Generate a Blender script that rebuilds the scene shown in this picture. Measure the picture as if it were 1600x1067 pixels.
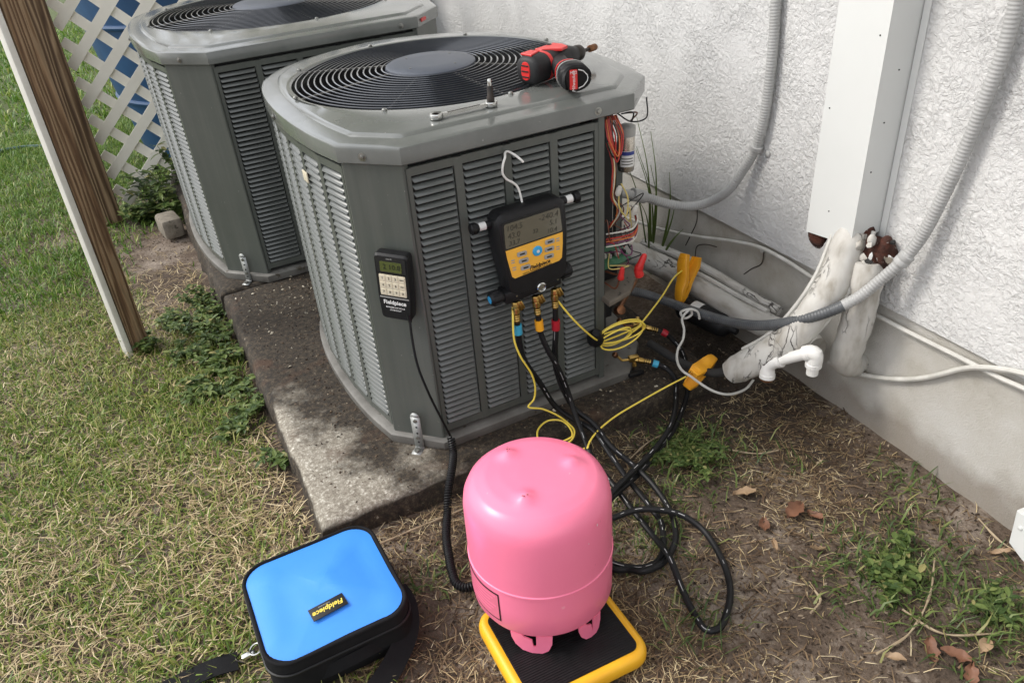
import bpy, bmesh, math, random
import numpy as np
from mathutils import Vector, Matrix

random.seed(7); RNG = np.random.default_rng(11)
for o in list(bpy.data.objects): bpy.data.objects.remove(o, do_unlink=True)
scn = bpy.context.scene
C = scn.collection
R = math.radians

# ------------------------------------------------------------------ camera
cam = bpy.data.cameras.new('camera'); camo = bpy.data.objects.new('camera', cam); C.objects.link(camo)
cam.sensor_width = 36; cam.lens = 26.544; cam.shift_x = 0.012; cam.shift_y = 0.0079
cam.clip_start = 0.02; cam.clip_end = 500
_yaw, _pit, _rol = -0.3430, -0.5453, -0.0895
_f = Vector((-math.sin(_yaw)*math.cos(_pit), math.cos(_yaw)*math.cos(_pit), math.sin(_pit)))
_r = Vector((math.cos(_yaw), math.sin(_yaw), 0)); _u = _r.cross(_f)
_r2 = math.cos(_rol)*_r + math.sin(_rol)*_u; _u2 = -math.sin(_rol)*_r + math.cos(_rol)*_u
camo.matrix_world = Matrix(((_r2.x, _u2.x, -_f.x, -1.1824), (_r2.y, _u2.y, -_f.y, -1.4303), (_r2.z, _u2.z, -_f.z, 1.1028), (0, 0, 0, 1)))
scn.camera = camo

# ------------------------------------------------------------------ sky, sun, exposure
SUN_DIR = Vector((-0.66, 0.30, 0.69)).normalized()      # towards the sun
sun_el = math.asin(SUN_DIR.z); sun_az = math.atan2(SUN_DIR.x, SUN_DIR.y)
w = bpy.data.worlds.new('World'); scn.world = w; w.use_nodes = True
nt = w.node_tree; nt.nodes.clear()
sky = nt.nodes.new('ShaderNodeTexSky'); sky.sky_type = 'NISHITA'; sky.sun_disc = False
sky.sun_elevation = sun_el; sky.sun_rotation = sun_az
sky.air_density = 1.0; sky.dust_density = 4.0; sky.ozone_density = 1.0; sky.altitude = 0
hs = nt.nodes.new('ShaderNodeHueSaturation'); hs.inputs['Saturation'].default_value = 0.35
bg = nt.nodes.new('ShaderNodeBackground'); bg.inputs['Strength'].default_value = 0.15
wo = nt.nodes.new('ShaderNodeOutputWorld')
veil = nt.nodes.new('ShaderNodeMixRGB'); veil.inputs[0].default_value = 0.55; veil.inputs[2].default_value = (8.6, 8.8, 9.2, 1)     # thin bright overcast over the clear sky
nt.links.new(sky.outputs[0], hs.inputs['Color']); nt.links.new(hs.outputs[0], veil.inputs[1]); nt.links.new(veil.outputs[0], bg.inputs['Color']); nt.links.new(bg.outputs[0], wo.inputs['Surface'])
sl = bpy.data.lights.new('sun', 'SUN'); sl.energy = 1.5; sl.angle = R(14); sl.color = (1.0, 0.95, 0.88)
so = bpy.data.objects.new('sun', sl); C.objects.link(so)
so.rotation_euler = SUN_DIR.to_track_quat('Z', 'Y').to_euler(); so.location = SUN_DIR*8
scn.view_settings.view_transform = 'Standard'; scn.view_settings.look = 'None'
scn.view_settings.exposure = 0.60; scn.view_settings.gamma = 1.0

# ------------------------------------------------------------------ materials
def srgb(r, g, b):
    f = lambda c: (c/255/12.92) if c/255 <= 0.04045 else ((c/255+0.055)/1.055)**2.4
    return (f(r), f(g), f(b), 1)
def N(m, t, **kw):
    n = m.node_tree.nodes.new(t)
    for k, v in kw.items():
        if k.startswith('i_'): n.inputs[k[2:].replace('_', ' ')].default_value = v
        else: setattr(n, k, v)
    return n
def newmat(name):
    m = bpy.data.materials.new(name); m.use_nodes = True
    b = m.node_tree.nodes['Principled BSDF']; return m, b, m.node_tree.links
def ramp(m, stops, interp='LINEAR'):
    n = m.node_tree.nodes.new('ShaderNodeValToRGB'); n.color_ramp.interpolation = interp
    el = n.color_ramp.elements
    while len(el) < len(stops): el.new(0.5)
    for e, (p, c) in zip(el, stops): e.position = p; e.color = c if len(c) == 4 else (*c, 1)
    return n
def coords(m, kind='Object', scale=(1, 1, 1)):
    tc = N(m, 'ShaderNodeTexCoord'); mp = N(m, 'ShaderNodeMapping'); mp.inputs['Scale'].default_value = scale
    m.node_tree.links.new(tc.outputs[kind], mp.inputs['Vector']); return mp.outputs[0]
def mat(name, c1, c2=None, rough=0.5, metal=0.0, scale=8, bump=0.0, bscale=None, spots=None, coat=0.0, spec=None, rvar=0.08, detail=6, dist=0.002, streak=None):
    """noise blend of two colours, optional fleck colour (colour, scale, amount), roughness variation, bump"""
    m, b, L = newmat(name); v = coords(m)
    c2 = c2 or tuple(min(1, x*0.8) for x in c1[:3])
    n = N(m, 'ShaderNodeTexNoise', i_Scale=scale, i_Detail=detail, i_Roughness=0.6); L.new(v, n.inputs['Vector'])
    rp = ramp(m, [(0.32, c1), (0.68, c2)]); L.new(n.outputs['Fac'], rp.inputs[0]); col = rp.outputs[0]
    if spots:
        sc, ss, am = spots
        n2 = N(m, 'ShaderNodeTexNoise', i_Scale=ss, i_Detail=3, i_Roughness=0.7); L.new(v, n2.inputs['Vector'])
        r2 = ramp(m, [(1-am-0.03, (0, 0, 0)), (1-am+0.03, (1, 1, 1))]); L.new(n2.outputs['Fac'], r2.inputs[0])
        mx = N(m, 'ShaderNodeMixRGB'); mx.inputs[2].default_value = (*sc[:3], 1)
        L.new(r2.outputs[0], mx.inputs[0]); L.new(col, mx.inputs[1]); col = mx.outputs[0]
    if streak:
        vs_ = coords(m, 'Object', (38, 38, 2.2)); ns = N(m, 'ShaderNodeTexNoise', i_Scale=1.0, i_Detail=5, i_Roughness=0.6); L.new(vs_, ns.inputs['Vector'])
        rs_ = ramp(m, [(0.46, (0, 0, 0)), (0.75, (streak[1],)*3)]); L.new(ns.outputs['Fac'], rs_.inputs[0])
        mxs = N(m, 'ShaderNodeMixRGB'); mxs.inputs[2].default_value = (*streak[0], 1); L.new(rs_.outputs[0], mxs.inputs[0]); L.new(col, mxs.inputs[1]); col = mxs.outputs[0]
    L.new(col, b.inputs['Base Color'])
    mr = N(m, 'ShaderNodeMapRange'); mr.inputs['To Min'].default_value = max(0.02, rough-rvar); mr.inputs['To Max'].default_value = min(1, rough+rvar)
    L.new(n.outputs['Fac'], mr.inputs['Value']); L.new(mr.outputs[0], b.inputs['Roughness'])
    b.inputs['Metallic'].default_value = metal
    if coat: b.inputs['Coat Weight'].default_value = coat; b.inputs['Coat Roughness'].default_value = 0.15
    if spec is not None: b.inputs['Specular IOR Level'].default_value = spec
    if bump:
        n3 = N(m, 'ShaderNodeTexNoise', i_Scale=bscale or scale*4, i_Detail=5, i_Roughness=0.65); L.new(v, n3.inputs['Vector'])
        bp = N(m, 'ShaderNodeBump'); bp.inputs['Strength'].default_value = bump; bp.inputs['Distance'].default_value = dist
        L.new(n3.outputs['Fac'], bp.inputs['Height']); L.new(bp.outputs[0], b.inputs['Normal'])
    return m

M = {}
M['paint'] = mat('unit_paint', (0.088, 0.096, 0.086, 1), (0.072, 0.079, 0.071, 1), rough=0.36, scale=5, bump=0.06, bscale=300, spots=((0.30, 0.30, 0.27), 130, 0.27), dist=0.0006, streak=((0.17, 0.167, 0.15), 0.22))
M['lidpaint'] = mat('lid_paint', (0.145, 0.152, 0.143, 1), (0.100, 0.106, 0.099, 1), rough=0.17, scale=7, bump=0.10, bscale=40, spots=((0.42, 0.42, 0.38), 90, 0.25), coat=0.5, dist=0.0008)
M['louvre'] = mat('louver_paint', (0.115, 0.123, 0.117, 1), (0.09, 0.097, 0.092, 1), rough=0.30, scale=9, spots=((0.28, 0.28, 0.25), 160, 0.25))
M['pan'] = mat('pan_metal', (0.17, 0.165, 0.15, 1), (0.09, 0.085, 0.075, 1), rough=0.6, scale=12, bump=0.3, bscale=60, spots=((0.06, 0.05, 0.035), 26, 0.34))
M['dark'] = mat('dark_inside', (0.012, 0.012, 0.012, 1), (0.02, 0.02, 0.02, 1), rough=0.8, scale=20)
M['wire'] = mat('guard_wire', (0.024, 0.028, 0.036, 1), (0.034, 0.038, 0.046, 1), rough=0.18, scale=30, coat=1.0)
M['hub'] = mat('hub_plastic', (0.060, 0.068, 0.088, 1), (0.075, 0.085, 0.105, 1), rough=0.42, scale=8, spots=((0.3, 0.3, 0.3), 60, 0.24))
M['galv'] = mat('galvanised', (0.40, 0.41, 0.40, 1), (0.30, 0.31, 0.30, 1), rough=0.52, metal=0.55, scale=40, spots=((0.22, 0.12, 0.06), 30, 0.27))
M['screw'] = mat('screw_metal', (0.3, 0.3, 0.28, 1), rough=0.3, metal=0.8, scale=60)
M['steel'] = mat('chrome_steel', (0.62, 0.62, 0.60, 1), (0.5, 0.5, 0.48, 1), rough=0.18, metal=1.0, scale=30)
M['blacksteel'] = mat('black_steel', (0.02, 0.018, 0.016, 1), (0.04, 0.03, 0.024, 1), rough=0.4, metal=0.5, scale=60)
M['brass'] = mat('brass', (0.55, 0.38, 0.12, 1), (0.38, 0.24, 0.07, 1), rough=0.3, metal=1.0, scale=60)
M['copper'] = mat('old_copper', (0.30, 0.13, 0.06, 1), (0.13, 0.07, 0.04, 1), rough=0.45, metal=0.8, scale=50)
M['rubber'] = mat('black_rubber', (0.006, 0.006, 0.0065, 1), (0.010, 0.010, 0.011, 1), rough=0.46, scale=40, spec=.28, spots=((0.03, 0.028, 0.025), 60, 0.26))
M['plastic'] = mat('black_plastic', (0.007, 0.007, 0.0075, 1), (0.011, 0.011, 0.012, 1), rough=0.46, scale=60, spec=.3, bump=0.15, bscale=500, dist=0.0004)
M['hoseprint'] = mat('hose_print', (0.42, 0.42, 0.42, 1), (0.22, 0.22, 0.22, 1), rough=0.5, scale=40)
M['pink'] = mat('pink_enamel', (0.86, 0.205, 0.335, 1), (0.83, 0.185, 0.305, 1), rough=0.32, scale=6, bump=0.05, bscale=120, spots=((0.86, 0.42, 0.50), 34, 0.255), dist=0.0006)
M['pinkdark'] = mat('pink_label', (0.72, 0.17, 0.26, 1), (0.65, 0.15, 0.23, 1), rough=0.4, scale=60)
M['black'] = mat('black_print', (0.01, 0.01, 0.01, 1), rough=0.5)
M['white'] = mat('white_print', (0.75, 0.75, 0.73, 1), rough=0.5)
M['yellowp'] = mat('yellow_plastic', (0.80, 0.43, 0.02, 1), (0.76, 0.38, 0.015, 1), rough=0.42, scale=30, spots=((0.45, 0.26, 0.05), 40, 0.24))
M['orange'] = mat('orange_clamp', (0.86, 0.40, 0.02, 1), (0.80, 0.34, 0.015, 1), rough=0.42, scale=40)
M['yellowc'] = mat('yellow_cable', (0.86, 0.68, 0.10, 1), (0.80, 0.60, 0.08, 1), rough=0.4, scale=40)
M['blueband'] = mat('blue_band', (0.05, 0.38, 0.58, 1), rough=0.45, scale=40)
M['redband'] = mat('red_band', (0.42, 0.012, 0.025, 1), rough=0.45, scale=40)
M['redp'] = mat('red_plastic', (0.62, 0.030, 0.028, 1), (0.55, 0.024, 0.022, 1), rough=0.35, scale=40)
M['greyrub'] = mat('grey_overmould', (0.020, 0.020, 0.021, 1), (0.014, 0.014, 0.015, 1), rough=0.55, spec=.35, scale=50)
M['lcd'] = mat('lcd_glass', (0.14, 0.13, 0.095, 1), (0.12, 0.11, 0.08, 1), rough=0.12, scale=10)
M['lcdg'] = mat('lcd_green', (0.085, 0.10, 0.030, 1), (0.07, 0.085, 0.028, 1), rough=0.15, scale=10)
M['segm'] = mat('lcd_segment', (0.012, 0.014, 0.010, 1), rough=0.4)
M['segf'] = mat('lcd_segment_faint', (0.045, 0.043, 0.030, 1), rough=0.4)
M['key'] = mat('key_cream', (0.62, 0.56, 0.42, 1), (0.55, 0.50, 0.38, 1), rough=0.5)
M['keyg'] = mat('key_grey', (0.36, 0.36, 0.34, 1), rough=0.45)
M['face'] = mat('face_yellow', (0.88, 0.47, 0.06, 1), (0.84, 0.44, 0.055, 1), rough=0.35)
M['bluebtn'] = mat('blue_button', (0.03, 0.30, 0.62, 1), (0.05, 0.40, 0.7, 1), rough=0.35)
M['nylon'] = mat('black_nylon', (0.006, 0.006, 0.007, 1), (0.010, 0.010, 0.011, 1), rough=0.85, spec=.2, scale=30, bump=0.5, bscale=900, dist=0.0006)
M['whitepl'] = mat('white_pvc', (0.78, 0.77, 0.74, 1), (0.70, 0.69, 0.65, 1), rough=0.35, scale=20, spots=((0.42, 0.36, 0.27), 24, 0.24))
M['whitecable'] = mat('white_cable', (0.60, 0.59, 0.55, 1), (0.44, 0.43, 0.39, 1), rough=0.5, scale=24)
M['greycond'] = mat('grey_conduit', (0.10, 0.105, 0.11, 1), (0.065, 0.07, 0.075, 1), rough=0.45, scale=30, spots=((0.2, 0.19, 0.17), 40, 0.3))
M['cover'] = mat('cover_paint', (0.64, 0.65, 0.63, 1), (0.60, 0.61, 0.59, 1), rough=0.32, scale=3, spots=((0.25, 0.24, 0.22), 70, 0.20))
M['condpaint'] = mat('painted_conduit', (0.40, 0.40, 0.39, 1), (0.33, 0.33, 0.32, 1), rough=0.5, scale=18, spots=((0.40, 0.38, 0.34), 45, 0.25))
M['rust'] = mat('rusty_foam', (0.085, 0.022, 0.010, 1), (0.03, 0.014, 0.010, 1), rough=0.95, scale=45, bump=1.0, bscale=90, spots=((0.5, 0.48, 0.44), 55, 0.33), dist=0.006)
M['blackfoam'] = mat('black_foam', (0.012, 0.012, 0.012, 1), (0.025, 0.024, 0.022, 1), rough=0.8, scale=30)
M['leafd'] = None

def mat_wood(nm='weathered_wood', tint=1.0, sc=17):
    m, b, L = newmat(nm); v = coords(m, 'Object', (sc, sc, sc*.065))
    d = N(m, 'ShaderNodeTexNoise', i_Scale=1.4, i_Detail=3); L.new(v, d.inputs['Vector'])
    mx = N(m, 'ShaderNodeMixRGB'); mx.inputs[0].default_value = 0.55; L.new(v, mx.inputs[1]); L.new(d.outputs['Color'], mx.inputs[2])
    wv = N(m, 'ShaderNodeTexWave', i_Scale=3.2, i_Distortion=3.0, i_Detail=3, i_Detail_Scale=1.5); wv.bands_direction = 'X'; L.new(mx.outputs[0], wv.inputs['Vector'])
    rp = ramp(m, [(0.0, (0.10*tint, 0.055*tint, 0.028*tint)), (0.35, (0.18*tint, 0.108*tint, 0.056*tint)), (0.7, (0.25*tint, 0.16*tint, 0.09*tint)), (1.0, (0.30, 0.21, 0.125))]); L.new(wv.outputs['Fac'], rp.inputs[0])
    fn = N(m, 'ShaderNodeTexNoise', i_Scale=14, i_Detail=5); L.new(v, fn.inputs['Vector'])
    m2 = N(m, 'ShaderNodeMixRGB', blend_type='MULTIPLY'); m2.inputs[0].default_value = 0.7; r2 = ramp(m, [(0.3, (0.6, 0.58, 0.55)), (0.7, (1.1, 1.1, 1.1))]); L.new(fn.outputs['Fac'], r2.inputs[0])
    L.new(rp.outputs[0], m2.inputs[1]); L.new(r2.outputs[0], m2.inputs[2]); L.new(m2.outputs[0], b.inputs['Base Color']); b.inputs['Roughness'].default_value = 0.8
    bp = N(m, 'ShaderNodeBump'); bp.inputs['Strength'].default_value = 0.6; bp.inputs['Distance'].default_value = 0.004; L.new(wv.outputs['Fac'], bp.inputs['Height']); L.new(bp.outputs[0], b.inputs['Normal'])
    return m
M['wood'] = mat_wood('post_timber', 1.15, 15); M['wood2'] = mat_wood('old_post_timber', .72, 9)

def mat_stucco():
    m, b, L = newmat('white_stucco'); v = coords(m, 'Object')
    d = N(m, 'ShaderNodeTexNoise', i_Scale=30, i_Detail=2); L.new(v, d.inputs['Vector'])
    vm = N(m, 'ShaderNodeVectorMath', operation='MULTIPLY_ADD'); vm.inputs[1].default_value = (0.02, 0.02, 0.02); L.new(d.outputs['Color'], vm.inputs[0]); L.new(v, vm.inputs[2])
    n1 = N(m, 'ShaderNodeTexNoise', i_Scale=105, i_Detail=5, i_Roughness=0.62, i_Distortion=0.5); L.new(vm.outputs[0], n1.inputs['Vector'])
    n2 = N(m, 'ShaderNodeTexNoise', i_Scale=55, i_Detail=3, i_Roughness=0.5); L.new(vm.outputs[0], n2.inputs['Vector'])
    ad = N(m, 'ShaderNodeMath', operation='MULTIPLY_ADD'); ad.inputs[1].default_value = 0.55; L.new(n2.outputs['Fac'], ad.inputs[0]); L.new(n1.outputs['Fac'], ad.inputs[2])
    rp = ramp(m, [(0.58, (0, 0, 0)), (0.74, (0.45, 0.45, 0.45)), (0.86, (0.85, 0.85, 0.85)), (0.98, (1, 1, 1))]); L.new(ad.outputs[0], rp.inputs[0])
    nf = N(m, 'ShaderNodeTexNoise', i_Scale=420, i_Detail=3); L.new(v, nf.inputs['Vector'])
    a2 = N(m, 'ShaderNodeMath', operation='MULTIPLY_ADD'); a2.inputs[1].default_value = 0.12
    nv = N(m, 'ShaderNodeTexNoise', i_Scale=7, i_Detail=3); L.new(v, nv.inputs['Vector']); rv_ = ramp(m, [(0.36, (0.35, 0.35, 0.35)), (0.64, (1, 1, 1))]); L.new(nv.outputs['Fac'], rv_.inputs[0])
    mv = N(m, 'ShaderNodeMath', operation='MULTIPLY'); L.new(rp.outputs[0], mv.inputs[0]); L.new(rv_.outputs[0], mv.inputs[1])
    L.new(nf.outputs['Fac'], a2.inputs[0]); L.new(mv.outputs[0], a2.inputs[2])
    bp = N(m, 'ShaderNodeBump'); bp.inputs['Strength'].default_value = 1.0; bp.inputs['Distance'].default_value = 0.0032; L.new(a2.outputs[0], bp.inputs['Height']); L.new(bp.outputs[0], b.inputs['Normal'])
    nc = N(m, 'ShaderNodeTexNoise', i_Scale=3, i_Detail=5); L.new(v, nc.inputs['Vector'])
    rc = ramp(m, [(0.3, (0.55, 0.548, 0.538)), (0.7, (0.63, 0.627, 0.612))]); L.new(nc.outputs['Fac'], rc.inputs[0])
    L.new(rc.outputs[0], b.inputs['Base Color']); b.inputs['Roughness'].default_value = 0.6
    return m
M['stucco'] = mat_stucco()

def mat_foundation():
    m, b, L = newmat('rendered_foundation'); v = coords(m, 'Object')
    n1 = N(m, 'ShaderNodeTexNoise', i_Scale=260, i_Detail=5, i_Roughness=0.75); L.new(v, n1.inputs['Vector'])
    n2 = N(m, 'ShaderNodeTexNoise', i_Scale=5, i_Detail=6, i_Roughness=0.65); L.new(v, n2.inputs['Vector'])
    rc = ramp(m, [(0.28, (0.33, 0.30, 0.245)), (0.48, (0.45, 0.43, 0.385)), (0.72, (0.54, 0.53, 0.50))]); L.new(n2.outputs['Fac'], rc.inputs[0])
    # soil splashed up from the ground: stain with its own ragged upper edge
    sp = N(m, 'ShaderNodeSeparateXYZ'); L.new(v, sp.inputs[0])
    n3 = N(m, 'ShaderNodeTexNoise', i_Scale=12, i_Detail=6); L.new(v, n3.inputs['Vector'])
    ma = N(m, 'ShaderNodeMath', operation='MULTIPLY_ADD'); ma.inputs[1].default_value = -0.13; L.new(n3.outputs['Fac'], ma.inputs[0]); L.new(sp.outputs['Z'], ma.inputs[2])
    rs = ramp(m, [(0.0, (0.6, 0.6, 0.6)), (0.06, (0, 0, 0))]); L.new(ma.outputs[0], rs.inputs[0])
    mx = N(m, 'ShaderNodeMixRGB'); mx.inputs[2].default_value = (0.16, 0.125, 0.09, 1); L.new(rs.outputs[0], mx.inputs[0]); L.new(rc.outputs[0], mx.inputs[1])
    L.new(mx.outputs[0], b.inputs['Base Color']); b.inputs['Roughness'].default_value = 0.85
    bp = N(m, 'ShaderNodeBump'); bp.inputs['Strength'].default_value = 1.0; bp.inputs['Distance'].default_value = 0.0028; L.new(n1.outputs['Fac'], bp.inputs['Height']); L.new(bp.outputs[0], b.inputs['Normal'])
    return m
M['found'] = mat_foundation()

def mat_concrete():
    m, b, L = newmat('mottled_concrete'); v = coords(m, 'Object')
    n1 = N(m, 'ShaderNodeTexNoise', i_Scale=130, i_Detail=4, i_Roughness=0.75); L.new(v, n1.inputs['Vector'])
    rc = ramp(m, [(0.30, (0.11, 0.092, 0.07)), (0.45, (0.22, 0.195, 0.155)), (0.57, (0.31, 0.285, 0.235)), (0.68, (0.60, 0.57, 0.50))]); L.new(n1.outputs['Fac'], rc.inputs[0])
    # dark mottling over the slab away from the near left corner, ragged edge
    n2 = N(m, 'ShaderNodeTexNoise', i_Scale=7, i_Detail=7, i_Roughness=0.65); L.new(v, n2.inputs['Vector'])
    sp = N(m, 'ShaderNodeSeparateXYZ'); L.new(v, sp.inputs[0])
    # pale corner: distance from near left corner of the slab (object space -0.55,-0.48)
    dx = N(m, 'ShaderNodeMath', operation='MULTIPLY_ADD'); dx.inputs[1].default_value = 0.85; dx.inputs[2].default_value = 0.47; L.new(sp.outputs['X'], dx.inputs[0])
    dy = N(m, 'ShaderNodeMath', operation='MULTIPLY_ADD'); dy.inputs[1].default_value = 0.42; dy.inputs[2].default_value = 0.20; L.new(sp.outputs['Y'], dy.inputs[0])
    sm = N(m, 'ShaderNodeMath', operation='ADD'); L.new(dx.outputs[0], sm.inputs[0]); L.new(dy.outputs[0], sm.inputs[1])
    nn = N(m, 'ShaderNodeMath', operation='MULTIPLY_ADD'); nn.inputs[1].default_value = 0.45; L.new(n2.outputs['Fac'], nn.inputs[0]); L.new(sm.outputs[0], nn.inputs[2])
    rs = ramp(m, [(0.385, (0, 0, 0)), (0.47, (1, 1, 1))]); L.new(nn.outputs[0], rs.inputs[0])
    # vertical faces take the dark colours too
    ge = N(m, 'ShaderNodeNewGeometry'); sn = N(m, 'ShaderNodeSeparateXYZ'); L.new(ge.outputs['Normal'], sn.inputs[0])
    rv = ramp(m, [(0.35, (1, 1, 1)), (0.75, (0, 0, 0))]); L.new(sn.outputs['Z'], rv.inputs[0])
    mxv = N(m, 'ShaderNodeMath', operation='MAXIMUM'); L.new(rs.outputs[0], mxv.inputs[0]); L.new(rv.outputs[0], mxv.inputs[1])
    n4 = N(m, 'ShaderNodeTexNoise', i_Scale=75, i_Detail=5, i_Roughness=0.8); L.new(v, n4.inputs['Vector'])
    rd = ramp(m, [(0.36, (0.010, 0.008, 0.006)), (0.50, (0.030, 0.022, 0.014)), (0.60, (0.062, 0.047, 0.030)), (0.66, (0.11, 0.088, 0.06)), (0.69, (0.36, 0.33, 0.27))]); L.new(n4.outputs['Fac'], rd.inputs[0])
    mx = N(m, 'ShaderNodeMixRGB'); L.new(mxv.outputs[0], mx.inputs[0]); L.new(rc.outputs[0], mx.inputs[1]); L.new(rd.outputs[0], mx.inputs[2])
    # rust tint by the brackets
    n5 = N(m, 'ShaderNodeTexNoise', i_Scale=9, i_Detail=4); L.new(v, n5.inputs['Vector'])
    r5 = ramp(m, [(0.60, (0, 0, 0)), (0.72, (0.5, 0.5, 0.5))]); L.new(n5.outputs['Fac'], r5.inputs[0])
    m5 = N(m, 'ShaderNodeMixRGB'); m5.inputs[2].default_value = (0.07, 0.03, 0.014, 1); L.new(r5.outputs[0], m5.inputs[0]); L.new(mx.outputs[0], m5.inputs[1])
    L.new(m5.outputs[0], b.inputs['Base Color']); b.inputs['Roughness'].default_value = 0.85
    bp = N(m, 'ShaderNodeBump'); bp.inputs['Strength'].default_value = 0.7; bp.inputs['Distance'].default_value = 0.003; L.new(n1.outputs['Fac'], bp.inputs['Height']); L.new(bp.outputs[0], b.inputs['Normal'])
    return m
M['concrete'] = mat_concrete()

def mat_soil():
    m, b, L = newmat('soil'); v = coords(m, 'Object')
    n1 = N(m, 'ShaderNodeTexNoise', i_Scale=4.5, i_Detail=7, i_Roughness=0.65); L.new(v, n1.inputs['Vector'])
    n2 = N(m, 'ShaderNodeTexNoise', i_Scale=110, i_Detail=5, i_Roughness=0.75); L.new(v, n2.inputs['Vector'])
    rc = ramp(m, [(0.33, (0.055, 0.038, 0.026)), (0.5, (0.115, 0.082, 0.058)), (0.64, (0.24, 0.195, 0.155)), (0.8, (0.34, 0.285, 0.235))])
    ad = N(m, 'ShaderNodeMath', operation='MULTIPLY_ADD'); ad.inputs[1].default_value = 0.55; L.new(n2.outputs['Fac'], ad.inputs[0]); L.new(n1.outputs['Fac'], ad.inputs[2])
    sb = N(m, 'ShaderNodeMath', operation='SUBTRACT'); sb.inputs[1].default_value = 0.27; L.new(ad.outputs[0], sb.inputs[0]); L.new(sb.outputs[0], rc.inputs[0])
    # far lawn is green turf
    sp = N(m, 'ShaderNodeSeparateXYZ'); L.new(v, sp.inputs[0])
    rg = ramp(m, [(0.0, (0, 0, 0)), (1.0, (1, 1, 1))])
    mr = N(m, 'ShaderNodeMapRange'); mr.inputs['From Min'].default_value = 2.2; mr.inputs['From Max'].default_value = 3.6; L.new(sp.outputs['Y'], mr.inputs['Value'])
    gx = N(m, 'ShaderNodeMixRGB'); gx.inputs[2].default_value = (0.065, 0.085, 0.020, 1); L.new(mr.outputs[0], gx.inputs[0]); L.new(rc.outputs[0], gx.inputs[1])
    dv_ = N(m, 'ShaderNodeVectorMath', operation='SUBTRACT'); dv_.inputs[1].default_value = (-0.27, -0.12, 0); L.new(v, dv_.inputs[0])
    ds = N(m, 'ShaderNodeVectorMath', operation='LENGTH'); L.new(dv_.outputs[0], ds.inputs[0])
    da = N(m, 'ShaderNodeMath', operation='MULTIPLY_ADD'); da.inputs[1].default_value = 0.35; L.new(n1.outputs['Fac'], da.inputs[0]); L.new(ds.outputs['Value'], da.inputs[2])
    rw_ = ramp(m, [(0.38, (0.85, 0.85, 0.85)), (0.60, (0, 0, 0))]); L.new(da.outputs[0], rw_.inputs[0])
    darksoil = N(m, 'ShaderNodeMixRGB'); darksoil.inputs[2].default_value = (0.030, 0.022, 0.015, 1); L.new(rw_.outputs[0], darksoil.inputs[0]); L.new(gx.outputs[0], darksoil.inputs[1])  # darker soil in a noisy-edged round patch right of the front unit
    L.new(darksoil.outputs[0], b.inputs['Base Color']); b.inputs['Roughness'].default_value = 0.95
    bp = N(m, 'ShaderNodeBump'); bp.inputs['Strength'].default_value = 1.0; bp.inputs['Distance'].default_value = 0.006; L.new(n2.outputs['Fac'], bp.inputs['Height']); L.new(bp.outputs[0], b.inputs['Normal'])
    return m
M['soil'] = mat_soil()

def mat_island(name, stops, rough=0.6, trans=0.0):
    m, b, L = newmat(name); g = N(m, 'ShaderNodeNewGeometry')
    rp = ramp(m, stops); L.new(g.outputs['Random Per Island'], rp.inputs[0]); L.new(rp.outputs[0], b.inputs['Base Color'])
    b.inputs['Roughness'].default_value = rough; b.inputs['Specular IOR Level'].default_value = 0.35
    if trans:
        t = N(m, 'ShaderNodeBsdfTranslucent'); L.new(rp.outputs[0], t.inputs['Color']); ms = N(m, 'ShaderNodeMixShader'); ms.inputs[0].default_value = trans
        L.new(b.outputs[0], ms.inputs[1]); L.new(t.outputs[0], ms.inputs[2]); L.new(ms.outputs[0], m.node_tree.nodes['Material Output'].inputs['Surface'])
    return m
M['grass'] = mat_island('green_grass', [(0.0, (0.075, 0.145, 0.018)), (0.4, (0.155, 0.235, 0.034)), (0.7, (0.26, 0.315, 0.065)), (1.0, (0.48, 0.44, 0.17))], 0.45, 0.3)
M['freshgrass'] = mat_island('fresh_grass', [(0.0, (0.055, 0.135, 0.014)), (0.5, (0.115, 0.215, 0.026)), (0.85, (0.20, 0.29, 0.05)), (1.0, (0.36, 0.37, 0.12))], 0.45, 0.3)
M['straw'] = mat_island('dry_straw', [(0.0, (0.16, 0.11, 0.055)), (0.35, (0.34, 0.25, 0.13)), (0.7, (0.52, 0.41, 0.225)), (1.0, (0.72, 0.61, 0.40))], 0.5, 0.15)
M['weed'] = mat_island('weed_leaf', [(0.0, (0.040, 0.075, 0.020)), (0.5, (0.085, 0.13, 0.032)), (0.85, (0.16, 0.21, 0.06)), (1.0, (0.30, 0.27, 0.11))], 0.45, 0.25)
M['deadleaf'] = mat_island('dead_leaf', [(0.0, (0.22, 0.085, 0.035)), (0.5, (0.30, 0.13, 0.06)), (1.0, (0.36, 0.22, 0.12))], 0.6, 0.1)
M['litterbrown'] = mat_island('brown_dead_grass', [(0.0, (0.05, 0.03, 0.018)), (0.5, (0.11, 0.07, 0.04)), (1.0, (0.24, 0.165, 0.095))], 0.7, 0.05)
M['crumb'] = mat_island('soil_crumb', [(0.0, (0.02, 0.013, 0.009)), (0.55, (0.06, 0.04, 0.026)), (0.9, (0.13, 0.09, 0.06)), (1.0, (0.30, 0.24, 0.17))], 0.9)
M['paleflake'] = mat_island('pale_flake', [(0.0, (0.30, 0.26, 0.19)), (1.0, (0.62, 0.57, 0.46))], 0.8)
M['tanleaf'] = mat('tan_leaf', (0.34, 0.235, 0.14, 1), (0.23, 0.15, 0.085, 1), rough=0.6, scale=40)
M['rustleaf'] = mat('rust_leaf', (0.21, 0.095, 0.052, 1), (0.12, 0.055, 0.032, 1), rough=0.6, scale=40)
M['twig'] = mat('dry_twig', (0.40, 0.32, 0.21, 1), (0.26, 0.19, 0.12, 1), rough=0.7, scale=40)
M['darktwig'] = mat('dark_stem', (0.05, 0.04, 0.03, 1), rough=0.8)
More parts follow.
